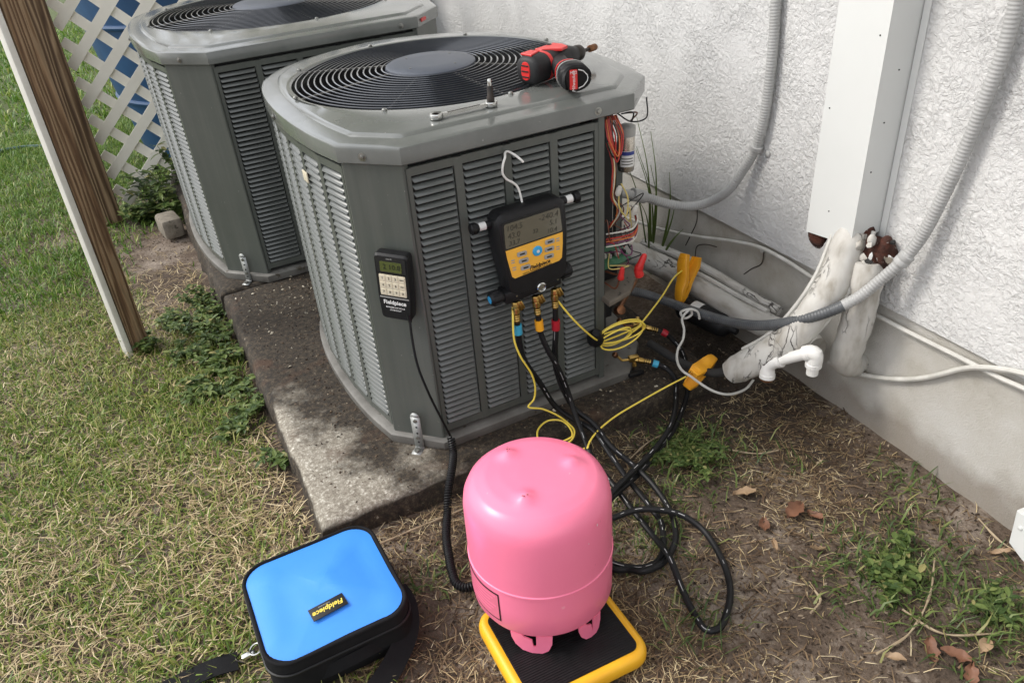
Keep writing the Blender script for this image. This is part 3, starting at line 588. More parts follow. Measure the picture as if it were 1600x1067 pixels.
    for k in range(3):
        b = MB(); a0 = k*2.094+0.5; rows = []
        for i in range(9):
            a = a0+i/8*1.25; rows.append([(r*math.cos(a+0.25*(r/RO)), r*math.sin(a+0.25*(r/RO)), ZT-0.11+0.06*(i/8)+0.0*r) for r in (0.07*s, 0.15*s, 0.23*s, RO-0.012)])
        b.loops(rows, closed=False); b.build('fan_blade', 'dark', root)
    # wire grille: concentric rings on eight radial rods
    HR = 0.098*s; NR = 15; zc = lambda r: ZT+0.043+0.010*(1-(r-HR)/(RO-HR))
    g = MB()
    for k in range(8):
        a = k*math.pi/4+0.11; ca, sa = math.cos(a), math.sin(a)
        g.tube([Vector((r*ca, r*sa, zc(r)-0.0032)) for r in np.linspace(HR-0.01, RO+0.012, 8)], 0.0027, 6)
    M.setdefault('rod', mat('grille_rod', (.20, .19, .17, 1), (.09, .085, .08, 1), rough=.3, metal=.4, scale=60)); gd = g.build('grille_rods', 'rod', root)
    for i in range(NR):
        r = HR+0.012+(RO-0.010-HR-0.012)*i/(NR-1); q = MB(); n = 120
        q.tube([Vector((r*math.cos(2*math.pi*j/n), r*math.sin(2*math.pi*j/n), zc(r))) for j in range(n)], 0.0019, 6, closed=True); q.build('grille_ring', 'wire', gd)
    for k in range(8):
        a = k*math.pi/4+0.11; q = MB(); q.lathe([(0.0055, 0), (0.0055, 0.003), (0.003, 0.005)], 8, ((RO+0.010)*math.cos(a), (RO+0.010)*math.sin(a), ZT+0.045)); q.build('screw', 'screw', root)
    b = MB(); z = zc(HR)-0.004; b.lathe([(HR+0.004, z-0.006), (HR+0.005, z), (HR+0.003, z+0.006), (HR-0.004, z+0.0095), (HR*0.5, z+0.0105), (0.004, z+0.011)], 56); b.build('hub_cap', 'hub', root)
    for k in range(4):
        a = k*math.pi/2+0.5; q = MB(); q.lathe([(0.003, 0), (0.003, 0.0012), (0.001, 0.002)], 8, (HR*0.72*math.cos(a), HR*0.72*math.sin(a), z+0.0095)); q.build('screw', 'screw', root)
    # lid screws on the lip
    for (px, py, nx, ny) in (((HALF[0][0]+HALF[1][0])/2*s-0.008*s, (HALF[0][1]+HALF[1][1])/2*s+0.008*s, -.707, -.707), (0.16*s if open_corner else 0.2*s, -0.43*s, 0, -1), (-0.362*s, -0.02, -1, 0)):
        nrm = Vector((nx, ny, 0)).normalized(); p = Vector((px, py, ZT+0.014))+nrm*0.0075
        q = MB(); q.lathe([(0.0075, 0), (0.0078, 0.0012), (0.0045, 0.0016), (0.0042, 0.0045), (0.002, 0.005)], 10, p, nrm); q.build('screw', 'screw', root)
    # galvanised hold-down strap on the chamfer, bolted to the slab
    mid = Vector(((fl0[0]+fl1[0])/2+0.004*s, (fl0[1]+fl1[1])/2-0.004*s, 0)); nrm = Vector((-.707, -.707, 0)); t = Vector((.707, -.707, 0))
    st = MB(); path = []
    wd = 0.011; pts2 = [(0.015, 0.088), (0.015, 0.004), (0.017, 0.0015), (0.040, 0.0012)]
    cols = []
    for (d, z_) in pts2: cols.append([mid+nrm*d+t*wd+Vector((0, 0, z_)), mid+nrm*d-t*wd+Vector((0, 0, z_))])
    top = [mid+nrm*0.015+t*(wd*math.cos(a))+Vector((0, 0, 0.088+wd*math.sin(a))) for a in np.linspace(0, math.pi, 9)]
    outl = [c[0] for c in cols[::-1]]+top[1:-1]+[c[1] for c in cols]
    k = len(cols)
    # strip as quads + rounded head
    for i in range(k-1): st.add([cols[i][0], cols[i][1], cols[i+1][1], cols[i+1][0]], [(0, 1, 2, 3)])
    st.add(top, [tuple(range(len(top)))])
    so_ = st.build('hold_down_strap', 'galv', root, smooth=30)
    md = so_.modifiers.new('thick', 'SOLIDIFY'); md.thickness = 0.002; md.offset = 1
    for z_ in (0.078, 0.060, 0.043, 0.030, 0.018):
        q = MB(); p = mid+nrm*0.0163+Vector((0, 0, z_))
        if z_ in (0.078, 0.030): q.lathe([(0.005, 0), (0.005, 0.003), (0.002, 0.0035)], 6, p, nrm); q.build('bolt', 'screw', so_)
        else: q.lathe([(0.0028, 0), (0.0026, 0.0012)], 10, p, nrm); q.build('bolt_hole', 'dark', so_)
    q = MB(); q.lathe([(0.007, 0), (0.007, 0.005), (0.003, 0.0055)], 6, mid+nrm*0.030+Vector((0, 0, 0.003)), (0, 0, 1)); q.build('bolt', 'screw', so_)
    return root, ZT
U1, ZT1 = condenser('front condenser unit with a cordless driver and ratchet wrench lying on its lid', (-0.005, 0.036), 1.0, 0.623, True, 4, 6, (0, 1, 2, 3), (0, 1, 2))
U2, ZT2 = condenser('larger rear condenser unit standing between the front unit and the lattice', (-0.105, 1.18), 1.255, 0.637, False, 5, 6, (0, 1), ())
# red sticker and small yellow tag
b = MB(); b.box((0.3325, -0.5235, ZT2+0.018), (0.034, 0.0025, 0.009), Matrix.Rotation(R(45), 3, 'Z')); b.build('red_sticker', 'redp', U2, smooth=0)
b = MB(); b.box((-0.3585, -0.16, 0.575), (0.003, 0.028, 0.022), Matrix.Rotation(R(4), 3, 'Z'), ch=0.001); b.build('yellow_tag', 'key', U1)

# ---- open service compartment of the front unit (all parts of that unit, local = frame coordinates shifted)
def u1(x, y, z): return Vector((x+0.005, y-0.036, z+0.028))
b = MB(); b.add([u1(.172, -.39, .20), u1(.172, -.20, .20), u1(.172, -.20, .62), u1(.172, -.39, .62), u1(.178, -.39, .20), u1(.178, -.20, .20), u1(.178, -.20, .62), u1(.178, -.39, .62)],
      [(0, 1, 2, 3), (4, 7, 6, 5), (0, 4, 5, 1), (3, 2, 6, 7), (0, 3, 7, 4), (1, 5, 6, 2)]); b.build('divider_sheet', 'dark', U1, smooth=0)
b = MB(); b.box(u1(.250, -.200, .32), (.15, .005, .60)); b.build('back_sheet', 'dark', U1, smooth=0)
b = MB(); b.box(u1(.262, -.315, .42), (.016, .012, .22)); b.build('mounting_rail', 'paint', U1, smooth=0)
b = MB(); b.prism([(.168, -.425), (.235, -.408), (.288, -.354), (.302, -.316), (.312, -.20), (.168, -.20)], .014, u1(0, 0, .208), bev=0.003); b.build('compartment_floor', 'shelfdirt', U1)
b = MB(); b.prism([(.172, -.34), (.215, -.325), (.262, -.27), (.29, -.21), (.172, -.21)], .18, u1(0, 0, .027)); b.build('lower_recess', 'dark', U1, smooth=0)
cp = u1(.262, -.345, 0)
b = MB(); b.lathe([(.016, .478), (.0172, .480), (.0172, .558), (.016, .561)], 26, (cp.x, cp.y, .028)); cap = b.build('capacitor', 'alu', U1)
b = MB(); b.lathe([(.0178, .553), (.0180, .556), (.0180, .572), (.013, .575)], 26, (cp.x, cp.y, .028)); b.build('rubber_boot', 'keyg', cap)
def cyl_label(r, a0, a1, z0, z1, o, m, nm, par, n=10):
    b = MB(); A = [a0+(a1-a0)*i/n for i in range(n+1)]
    b.loops([[(o.x+r*math.cos(a), o.y+r*math.sin(a), z) for a in A] for z in (z0, z1)], closed=False); return b.build(nm, m, par)
cyl_label(.01745, R(-170), R(-60), .518, .552, cp, 'white', 'label', cap); cyl_label(.01760, R(-170), R(-60), .543, .551, cp, 'bluelabel', 'label_band', cap)
for z in (.523, .529, .535): cyl_label(.01758, R(-160), R(-75), z, z+.002, cp, 'segf', 'label_print', cap)
def wire(pts, r, m, nm='wire', par=U1):
    b = MB(); b.tube(spline([u1(*p) for p in pts], .006), r, 7); return b.build(nm, m, par)
rw = random.Random(4)
for k in range(9):      # hanging skein of red and black leads
    a = rw.uniform(-.008, .008); m = ('wred', 'worange', 'wblack', 'wred', 'wbrown')[k % 5]
    x = .184+k*.0022
    wire([(x, -.375+a, .61), (x+rw.uniform(-.003, .004), -.392+a, .575-.008*(k % 3)), (x+.010+rw.uniform(-.004, .004), -.398+a, .545-.006*(k % 4)), (x+.020+rw.uniform(-.004, .006), -.392, .575), (x+.016, -.37, .61)], .0015, m)
for k in range(6):      # leads running down the harness
    m = ('wred', 'wblack', 'worange', 'wyellow', 'wwhite', 'wbrown')[k]; dx = .0035*k+rw.uniform(-.003, .003)
    dx *= .55; wire([(.190+dx, -.375, .56), (.196+dx, -.388, .52), (.192+dx+rw.uniform(-.006, .006), -.392, .48), (.196+dx, -.385, .445), (.206+dx*2.6+rw.uniform(-.006, .006), -.385, .41), (.200+dx, -.37, .37)], .0014, m)
wire([(.222, -.385, .47), (.232, -.395, .44), (.228, -.395, .40), (.215, -.39, .42), (.214, -.388, .45)], .0016, 'wyellow')
for k, m in enumerate(('wwhite', 'wblack', 'wred', 'worange', 'wpurple', 'wwhite')):   # bundle sweeping across
    z = .365-.006*k
    wire([(.185, -.385, z), (.215, -.40, z+.004), (.245, -.402, z+.006), (.262, -.39, z+.02), (.255, -.375, .41), (.238, -.38, .415)], .0018, m)
for k in range(12):
    xa, za = rw.uniform(.19, .25), rw.uniform(.30, .44); wire([(xa, -.36, za), (xa+rw.uniform(-.02, .03), -.388, za+rw.uniform(-.03, .03)), (xa+rw.uniform(-.01, .04), -.394, za+rw.uniform(-.05, .02)), (xa+rw.uniform(-.02, .03), -.37, za-rw.uniform(.02, .06))], .0013, ('wblack', 'wbrown', 'wred', 'wblack', 'wpurple', 'wyellow')[k % 6])
wire([(.245, -.33, .60), (.262, -.36, .585), (.290, -.372, .59), (.302, -.355, .625)], .0016, 'wblack')
wire([(.248, -.345, .60), (.262, -.365, .605), (.27, -.35, .58)], .0016, 'wblack'); wire([(.255, -.345, .60), (.276, -.36, .60), (.27, -.345, .58)], .0016, 'wbrown')
wire([(.21, -.39, .34), (.225, -.398, .31), (.245, -.395, .305), (.25, -.385, .33), (.243, -.38, .35)], .0016, 'wpurple')
for p in ((.206, -.395, .452), (.246, -.398, .40), (.240, -.396, .332)):
    b = MB(); b.lathe([(.005, 0), (.0062, .003), (.0062, .014), (.004, .020)], 10, u1(*p), (.2, -.2, 1)); b.build('wire_connector', 'wwhite', U1)
b = MB(); b.box(u1(.225, -.345, .285), (.08, .055, .005), RF.to_3x3()@Matrix.Rotation(R(24), 3, 'X'), ch=.001); pcb = b.build('circuit_board', 'pcb', U1)
for k in range(7):
    q = MB(); q.box(u1(.197+.0095*k, -.352+.006*(k % 2), .291), (.006, .012, .010), ch=.001); q.build('board_component', ('plastic', 'wwhite', 'keyg')[k % 3], pcb)
b = MB(); b.box(u1(.215, -.315, .245), (.06, .06, .04), ch=.004); b.build('contactor', 'plastic', U1)
for p0, p1, p2 in (((.20, -.36, .26), (.215, -.392, .262), (.224, -.400, .275)), ((.19, -.37, .24), (.200, -.40, .235), (.206, -.408, .262))): wire([p0, p1, p2], .0022, 'wbrown')
for (x, y, z, s_) in ((.262, -.398, .262, 1.25), (.205, -.412, .262, .95)):         # red wire nuts
    b = MB(); a = Vector((.35, -.1, .9)) if s_ > 1 else Vector((.1, -.1, 1))
    b.lathe([(.0072*s_, 0), (.0085*s_, .003*s_), (.0065*s_, .012*s_), (.0062*s_, .022*s_), (.0045*s_, .030*s_), (.002*s_, .032*s_)], 12, u1(x, y, z), a); b.build('wire_nut', 'redp', U1)
b = MB(); a = Vector((.9, -.1, -.3)); b.lathe([(.008, -.004), (.0095, 0), (.0105, .016), (.009, .018)], 14, u1(.262, -.398, .262), (.25, 0, -1)); b.build('wire_nut', 'redp', U1)

# ================================================================== REMOTE READOUT, held on the corner post
n_ = Vector((-.707, -.707, 0)); e_ = Vector((.707, -.707, 0))
rc = Vector((-.2815, -.3735, .391))-n_*0.002
er = RF@e_; nr = RF@n_; zr = RF@Vector((0, 0, 1))
tilt = Matrix.Rotation(R(-3.5), 3, nr); er, zr = tilt@er, tilt@zr
rem = empty('scale_readout', mtx=mtx(F(rc), er, zr, nr), label='black handheld scale readout with cream keypad held on the grey corner post', cat='readout')
def rem_poly(k=1.0): 
    pts = [(-.0345, .071), (.0345, .071), (.0345, -.02), (.031, -.071), (-.031, -.071), (-.0345, -.02)]
    return pts
def rounded(poly, r, n=4):
    out = []; m_ = len(poly)
    for i in range(m_):
        a, p, c = Vector(poly[i-1]), Vector(poly[i]), Vector(poly[(i+1) % m_]); d1 = (a-p); d2 = (c-p); rr = min(r, d1.length*0.45, d2.length*0.45)
        A, B_ = p+d1.normalized()*rr, p+d2.normalized()*rr
        for k in range(n+1):
            t = k/n; out.append(tuple(A*(1-t)**2+p*2*t*(1-t)+B_*t*t))
    return out
b = MB(); b.prism(rounded(rem_poly(), .008), .026, bev=0.004); b.build('body', 'plastic', rem)
b = MB(); b.prism(rounded([(-.030, .066), (.030, .066), (.030, .034), (-.030, .034)], .003), .0015, (0, 0, .0258)); b.build('bezel', 'black', rem)
b = MB(); b.prism(rounded([(-.022, .057), (.022, .057), (.022, .036), (-.022, .036)], .002), .001, (0, 0, .0272)); scr = b.build('screen', 'lcdg', rem)
I3 = ((1, 0, 0), (0, 1, 0), (0, 0, 1))
text_mesh('reading', '2 10.8', .0145, 'segm', scr, mtx((.002, .0465, .0283), *I3))
text_mesh('small_print', 'ON/OFF', .0035, 'keyg', rem, mtx((-.002, .0625, .0273), *I3))
b = MB(); b.prism(rounded([(-.027, .029), (.027, .029), (.027, -.016), (-.027, -.016)], .002), .0012, (0, 0, .0258)); b.build('keypad', 'key', rem)
keys = ['1', '2', '3', 'ZERO', '4', '5', '6', 'UNIT', '7', '8', '9', '0']
for i, t in enumerate(keys):
    x = -.0198+.0132*(i % 4); y = .0215-.0148*(i//4)
    b = MB(); b.prism(rrect(.0108, .0115, .0015, 2), .0012, (x, y, .0268), bev=.0003); k = b.build('key', 'key', rem)
    text_mesh('key_mark', t, .0075 if len(t) == 1 else .0034, 'black', k, mtx((x, y, .0281), *I3))
b = MB(); b.prism([(-.030, -.020), (.030, -.020), (.030, -.0222), (-.030, -.0222)], .0006, (0, 0, .0258)); b.build('trim_line', 'keyg', rem, smooth=0)
text_mesh('brand_mark', 'Fieldpiece', .0118, 'white', rem, mtx((0, -.032, .0264), *I3), bold=.0003)
text_mesh('small_print', 'REFRIGERANT SCALE', .0042, 'white', rem, mtx((0, -.043, .0264), *I3)); text_mesh('small_print', 'LPS READOUT', .0038, 'white', rem, mtx((0, -.049, .0264), *I3))
# its lead: straight, then coiled
REMOTE_CORD = [(-0.907, -0.158, 0.412), (-0.910, -0.165, 0.365), (-0.909, -0.172, 0.309), (-0.897, -0.175, 0.243), (-0.875, -0.170, 0.159), (-0.860, -0.166, 0.105)]
COIL_CORD = [(-0.860, -0.166, 0.105), (-0.866, -0.190, 0.082), (-0.889, -0.241, 0.074), (-0.908, -0.272, 0.058), (-0.925, -0.305, 0.030), (-0.946, -0.357, 0.020), (-0.958, -0.409, 0.020), (-0.965, -0.446, 0.020), (-0.966, -0.477, 0.020), (-0.954, -0.493, 0.020), (-0.930, -0.500, 0.022)]
rcd = empty('readout_lead', REMOTE_CORD[-1], label='thin black lead with a coiled lower half, hanging from the readout', cat='cable')
b = MB(); b.tube(spline(REMOTE_CORD, .01), .0026, 8); b.build('straight_lead', 'rubber', rcd, org=REMOTE_CORD[-1])
b = MB(); p0 = Vector(REMOTE_CORD[0]); b.tube([p0+Vector((0, 0, .006)), p0-Vector((0, 0, .012))], lambda i: (.0055, .0038)[i], 10); b.build('strain_relief', 'rubber', rcd, org=REMOTE_CORD[-1])
path = spline(COIL_CORD, .0005); fr = frames(path); hel = []
for i, (p, (u, v)) in enumerate(zip(path, fr)):
    a = 2*math.pi*i*.0005/.0054; hel.append(p+u*(.0066*math.cos(a))+v*(.0066*math.sin(a)))
b = MB(); b.tube(hel, .0025, 6); b.build('coiled_lead', 'rubber', rcd, org=REMOTE_CORD[-1])

# ================================================================== DIGITAL MANIFOLD
ex, ez_, ey_ = RF@Vector((1, 0, 0)), RF@Vector((0, 0, 1)), RF@Vector((0, -1, 0))
mf = empty('gauge_manifold', mtx=mtx(F((-.022, -.402, .42)), ex, ez_, ey_), label='black digital gauge manifold with yellow face hung on the louvered panel', cat='gauge')
# local: x right, y up, z out of the panel
body = rounded([(-.079, .085), (.071, .087), (.075, .02), (.071, -.078), (.050, -.089), (-.046, -.092), (-.064, -.082), (-.080, .02)], .020, 5)
b = MB(); b.prism(body, .046, (0, 0, .004), bev=.007); b.build('body', 'plastic', mf, smooth=45)
inner = rounded([(-.066, .068), (.056, .072), (.060, .02), (.057, -.040), (-.055, -.050), (-.065, .015)], .008, 4)
b = MB(); b.prism(rounded([(-.069, .071), (.059, .075), (.063, .02), (.060, -.043), (-.058, -.053), (-.068, .015)], .010, 4), .0016, (0, 0, .0495)); b.build('face_bezel', 'black', mf)
b = MB(); b.prism([(-.0655, .013), (.060, .018), (.0595, -.006), (.0565, -.036), (.050, -.041), (-.050, -.050), (-.0555, -.045), (-.063, -.006)], .0012, (0, 0, .0510)); b.build('face_panel', 'face', mf, smooth=0)
b = MB(); b.prism(rounded([(-.065, .067), (.055, .071), (.0595, .0215), (-.0650, .0165)], .005), .0012, (0, 0, .0510)); scr = b.build('screen', 'lcd', mf)
for t, x, y, sz, m in (('104.5', -.044, .057, .016, 'segf'), ('43.0', -.046, .041, .016, 'segf'), ('33.7', -.046, .026, .014, 'segf'), ('-240.4', .030, .060, .017, 'segf'), ('5.1', .040, .045, .015, 'segf'), ('10.4', .036, .029, .014, 'segf'), ('32', .000, .037, .012, 'segf')):
    text_mesh('reading', t, sz, m, scr, mtx((x, y, .0523), *I3), shear=.1)
for i in range(3):
    for sx, x0 in ((-1, -.032), (1, .030)):
        x = x0+(.003*i if sx < 0 else -.0015*i); y = (-.001-.0155*i if sx < 0 else .007-.0155*i)
        b = MB(); b.prism(rrect(.021, .0095, .003, 3), .0030, (x, y, .0518), bev=.0008); k = b.build('button', 'keyg', mf)
        b = MB(); b.prism(rrect(.011, .0032, .001, 2), .0004, (x, y, .0548)); b.build('button_mark', 'black', k)
b = MB(); b.lathe([(.0105, .0518), (.0105, .0540), (.009, .0556), (.004, .0562)], 22, (.002, -.005, 0)); b.build('power_button', 'bluebtn', mf)
b = MB(); b.lathe([(.0035, .056), (.0032, .0569)], 12, (.002, -.005, 0)); b.build('button_mark', 'white', mf)
for (x, y) in ((-.052, -.010), (-.050, -.026), (.0485, .008), (.048, -.010)):
    for dy in (0, -.005):
        b = MB(); b.prism(rrect(.008, .0024, .0008, 1), .0003, (x, y+dy, .0523)); b.build('icon_print', 'keyg', mf)
rz = Matrix.Rotation(R(4), 3, 'Z'); ex4, ey4 = tuple(rz@Vector((1, 0, 0))), tuple(rz@Vector((0, 1, 0)))
text_mesh('brand_mark', 'Fieldpiece', .0115, 'black', mf, mtx((.006, -.0365, .0524), ex4, ey4, (0, 0, 1)), shear=.3, bold=.0003)
text_mesh('small_print', 'DIGITAL REFRIGERANT MANIFOLD', .0042, 'black', mf, mtx((.0, -.0435, .0524), ex4, ey4, (0, 0, 1)))
for sx, x0, x1 in ((-1, -.074, -.112), (1, .066, .108)):          # sensor arms with white tags
    y = .062 if sx < 0 else .068
    b = MB(); b.tube([Vector((x0, y, .022)), Vector((x1, y, .022))], .0075, 16); arm = b.build('side_arm', 'plastic', mf)
    b = MB(); b.lathe([(.010, 0), (.0115, .003), (.0115, .011), (.009, .013)], 18, (x1-sx*.004, y, .022), (sx, 0, 0)); b.build('arm_cap', 'rubber', arm)
    b = MB(); b.tube([Vector((x1-sx*.022, y, .022)), Vector((x1-sx*.008, y, .022))], .0080, 16); b.build('white_tag', 'white', arm)
# valve block along the bottom edge
b = MB(); b.box((-.008, -.089, .030), (.128, .026, .036), Matrix.Rotation(R(3.5), 3, 'Z'), ch=.003); b.build('valve_block', 'plastic', mf)
for sx, p, mm in ((-1, (-.070, -.089, .034), 'bluebtn'), (1, (.055, -.079, .034), 'redband')):
    d = Vector((sx, sx*.06, 0)).normalized(); b = MB(); n = 20
    prof = [(.010, 0), (.0135, .004), (.0145, .010), (.0145, .026), (.012, .030)]
    b.lathe(prof, 20, p, d); kb = b.build('valve_knob', 'rubber', mf)
    for k in range(10):
        a = k*.628; q = MB(); o_ = Vector(p)+d*.010; u = d.orthogonal().normalized(); v = d.cross(u); c = o_+(u*math.cos(a)+v*math.sin(a))*.0145
        q.tube([c, c+d*.015], .0018, 6); q.build('knob_rib', 'rubber', kb)
    q = MB(); q.lathe([(.008, .0298), (.008, .0308)], 18, p, d); q.build('knob_cap', mm, kb)
b = MB(); b.lathe([(.0105, 0), (.0105, .005), (.0085, .007), (.0075, .006), (.0072, .004)], 24, (.0075, -.088, .0478)); sg = b.build('sight_glass', 'steel', mf)
b = MB(); b.lathe([(.0074, .0515), (.003, .0530)], 20, (.0075, -.088, 0)); b.build('glass', 'lcd', sg)
for x, y in ((-.047, -.092), (.047, -.084)):
    b = MB(); b.lathe([(.0022, .0478), (.0020, .0490)], 8, (x, y, 0)); b.build('screw', 'steel', mf)
# white wire hanging hook
hk = [(-.006, .080, .018), (-.008, .098, .016), (-.012, .116, .014), (-.022, .128, .014), (-.034, .137, .015), (-.042, .151, .016), (-.040, .168, .016), (-.033, .178, .012), (-.026, .182, .0), (-.018, .181, -.006), (-.010, .176, .006), (-.003, .168, .016), (.001, .163, .018)]
b = MB(); b.tube(spline(hk, .004), .0022, 8); b.build('hanging_hook', 'whitepl', mf)

# ================================================================== HOSES
HOSE_BLUE = [(-0.694, -0.181, 0.379), (-0.694, -0.182, 0.352), (-0.691, -0.180, 0.301), (-0.685, -0.181, 0.260), (-0.650, -0.183, 0.185), (-0.619, -0.190, 0.118), (-0.582, -0.214, 0.082), (-0.562, -0.250, 0.075), (-0.555, -0.315, 0.052), (-0.545, -0.376, 0.022), (-0.542, -0.430, 0.016), (-0.544, -0.463, 0.015), (-0.547, -0.503, 0.015), (-0.566, -0.543, 0.015), (-0.588, -0.574, 0.015), (-0.611, -0.590, 0.015), (-0.643, -0.589, 0.015), (-0.681, -0.560, 0.015), (-0.716, -0.492, 0.020), (-0.692, -0.449, 0.030), (-0.632, -0.431, 0.040), (-0.596, -0.407, 0.040), (-0.531, -0.373, 0.040), (-0.462, -0.338, 0.040), (-0.392, -0.293, 0.045), (-0.344, -0.244, 0.050), (-0.315, -0.203, 0.060), (-0.295, -0.168, 0.075), (-0.301, -0.136, 0.090), (-0.324, -0.115, 0.100), (-0.348, -0.097, 0.105)]
HOSE_RED = [(-0.604, -0.174, 0.382), (-0.604, -0.174, 0.342), (-0.604, -0.172, 0.295), (-0.610, -0.173, 0.233), (-0.604, -0.178, 0.181), (-0.586, -0.194, 0.120), (-0.573, -0.204, 0.098), (-0.552, -0.240, 0.080), (-0.545, -0.303, 0.060), (-0.519, -0.359, 0.035), (-0.509, -0.411, 0.024), (-0.512, -0.475, 0.016), (-0.526, -0.519, 0.015), (-0.552, -0.562, 0.015), (-0.579, -0.584, 0.016), (-0.613, -0.605, 0.024), (-0.649, -0.604, 0.024), (-0.667, -0.584, 0.017), (-0.690, -0.569, 0.015), (-0.708, -0.506, 0.015), (-0.698, -0.462, 0.018), (-0.621, -0.420, 0.025), (-0.586, -0.402, 0.025), (-0.510, -0.365, 0.020), (-0.449, -0.331, 0.023), (-0.381, -0.290, 0.030), (-0.317, -0.235, 0.035), (-0.271, -0.187, 0.045), (-0.239, -0.135, 0.060), (-0.217, -0.081, 0.080), (-0.224, -0.051, 0.100), (-0.242, -0.036, 0.120), (-0.273, -0.010, 0.130)]
HOSE_YELLOW = [(-0.647, -0.177, 0.379), (-0.645, -0.178, 0.348), (-0.642, -0.179, 0.309), (-0.632, -0.187, 0.271), (-0.612, -0.193, 0.220), (-0.593, -0.196, 0.157), (-0.588, -0.212, 0.115), (-0.586, -0.244, 0.078), (-0.593, -0.297, 0.055), (-0.588, -0.346, 0.035), (-0.582, -0.371, 0.025), (-0.580, -0.451, 0.016), (-0.581, -0.530, 0.015), (-0.595, -0.608, 0.036), (-0.606, -0.665, 0.018), (-0.617, -0.722, 0.015), (-0.617, -0.754, 0.015), (-0.598, -0.760, 0.015), (-0.564, -0.738, 0.015), (-0.530, -0.701, 0.015), (-0.503, -0.644, 0.016), (-0.492, -0.565, 0.022), (-0.509, -0.527, 0.032), (-0.540, -0.502, 0.040), (-0.583, -0.478, 0.040), (-0.643, -0.471, 0.035), (-0.700, -0.480, 0.045), (-0.740, -0.515, 0.055)]
def hose(pts, band, bandmat, label, valve_end=True, far_band=None):
    root = empty('refrigerant_hose', pts[0], label=label, cat='hose', group='black service hoses')
    o0 = pts[0]; path = spline(pts, .008); b = MB(); b.tube(path, .0062, 10); hb = b.build('hose_tube', 'rubber', root, org=o0)
    # printed dashes along the side that faces up
    fr = frames(path); rr = random.Random(len(pts)); i = 10
    while i < len(path)-8:
        ln = rr.choice((1, 1, 2, 2, 3))
        if rr.random() < .36:
            seg = path[i:i+ln+1]; q = MB(); t = (seg[-1]-seg[0]).normalized(); up = Vector((-.35, -.35, .85)); nn = (up-t*up.dot(t)); nn = nn.normalized() if nn.length > .1 else Vector((0, -1, 0)); sd = t.cross(nn)
            ring = []
            for p in seg: ring.append([p+nn*.0064+sd*.0007, p+nn*.0064-sd*.0007])
            q.loops(ring, closed=False); hb_ = q.v
            print_all.append((root, o0, q))
        i += ln+rr.choice((1, 1, 2))
    def fitting(p, d, k=1.0):
        q = MB(); q.lathe([(.0062*k, -.006), (.0085*k, -.004), (.0085*k, .006), (.007*k, .008), (.0066*k, .011), (.0072*k, .012), (.0072*k, .014), (.0062*k, .0155), (.0072*k, .017), (.0072*k, .019), (.0062*k, .0205), (.0072*k, .022), (.0072*k, .024), (.0062*k, .026)], 14, p, d); q.build('ferrule', 'brass', root, org=o0)
        e = d.orthogonal().normalized()
        q = MB(); q.lathe([(.0070*k, -.018), (.0078*k, -.016), (.0078*k, -.006), (.006*k, -.005)], 8, p, d); q.build('swivel_nut', 'brass', root, org=o0)
    def bandp(idx0, idx1, m):
        q = MB(); q.tube(path[idx0:idx1+1], .0090, 14); q.build('colour_band', m, root, org=o0)
    d = (path[2]-path[0]).normalized(); fitting(path[0], d)
    # angled shut-off lever on the port
    q = MB(); q.box(path[0]+Vector((.007, -.004, .010)), (.007, .007, .022), Matrix.Rotation(R(-22), 3, 'Y'), ch=.0015); q.build('port_lever', 'brass', root, org=o0)
    q = MB(); q.box(path[0]+Vector((.012, -.006, .012)), (.005, .006, .020), Matrix.Rotation(R(-22), 3, 'Y'), ch=.0015); q.build('port_lever', 'brass', root, org=o0)
    bandp(*band, bandmat)
    if far_band:
        d = (path[-3]-path[-1]).normalized(); fitting(path[-1], d, .9); bandp(len(path)-1-far_band[1], len(path)-1-far_band[0], bandmat)
    return root, path
print_all = []
hose(HOSE_BLUE, (5, 8), 'blueband', 'left black service hose with blue bands at both ends', far_band=(4, 6))
hose(HOSE_RED, (7, 10), 'redband', 'right black service hose with red bands at both ends', far_band=(5, 7))
hose(HOSE_YELLOW, (5, 8), 'orange', 'middle black service hose with a yellow band, looping widest on the soil')
for root in {r for r, _, _ in print_all}:
    q = MB(); o0 = None
    for r, o, mb in print_all:
        if r is root: q.add(mb.v, mb.f); o0 = o
    pd = q.build('printed_dashes', 'hoseprint', root, org=o0, smooth=0); pd['kind'] = 'stuff'

# service valves at the foot of the front unit
def service_valve(p, label, blue):
    root = empty('service_valve', p, label=label, cat='valve'); P = Vector(p)
    b = MB(); b.box(P, (.026, .014, .014), Matrix.Rotation(R(-10), 3, 'Z'), ch=.002); b.build('valve_body', 'brass', root, org=p)
    b = MB(); b.lathe([(.0045, 0), (.0045, .012), (.006, .013), (.006, .020), (.004, .022)], 8, P, (.05, -.25, -1) if blue else (0, -.1, 1)); b.build('stem', 'brass', root, org=p)
    b = MB(); b.tube([P-Vector((.012, 0, 0)), P-Vector((.03, -.002, -.002)), P-Vector((.042, -.006, -.016))], .0032, 8); b.build('stub_pipe', 'copper' if not blue else 'brass', root, org=p)
    b = MB(); b.lathe([(.006, 0), (.0072, .002), (.0072, .010), (.005, .012)], 6, P-Vector((.044, -.006, -.016)), (-.4, 0, .6)); b.build('nut', 'copper', root, org=p)
    return root
r1 = service_valve((-0.362, -0.088, 0.110), 'bright brass service valve where the blue-banded hose joins', True)
b = MB(); b.box((-0.366, -0.105, 0.078), (.040, .016, .010), ch=.002); b.build('valve_handle', 'plastic', r1, org=(-0.362, -0.088, 0.110))
r2 = service_valve((-0.297, 0.004, 0.140), 'dull brass service valve where the red-banded hose joins', False)
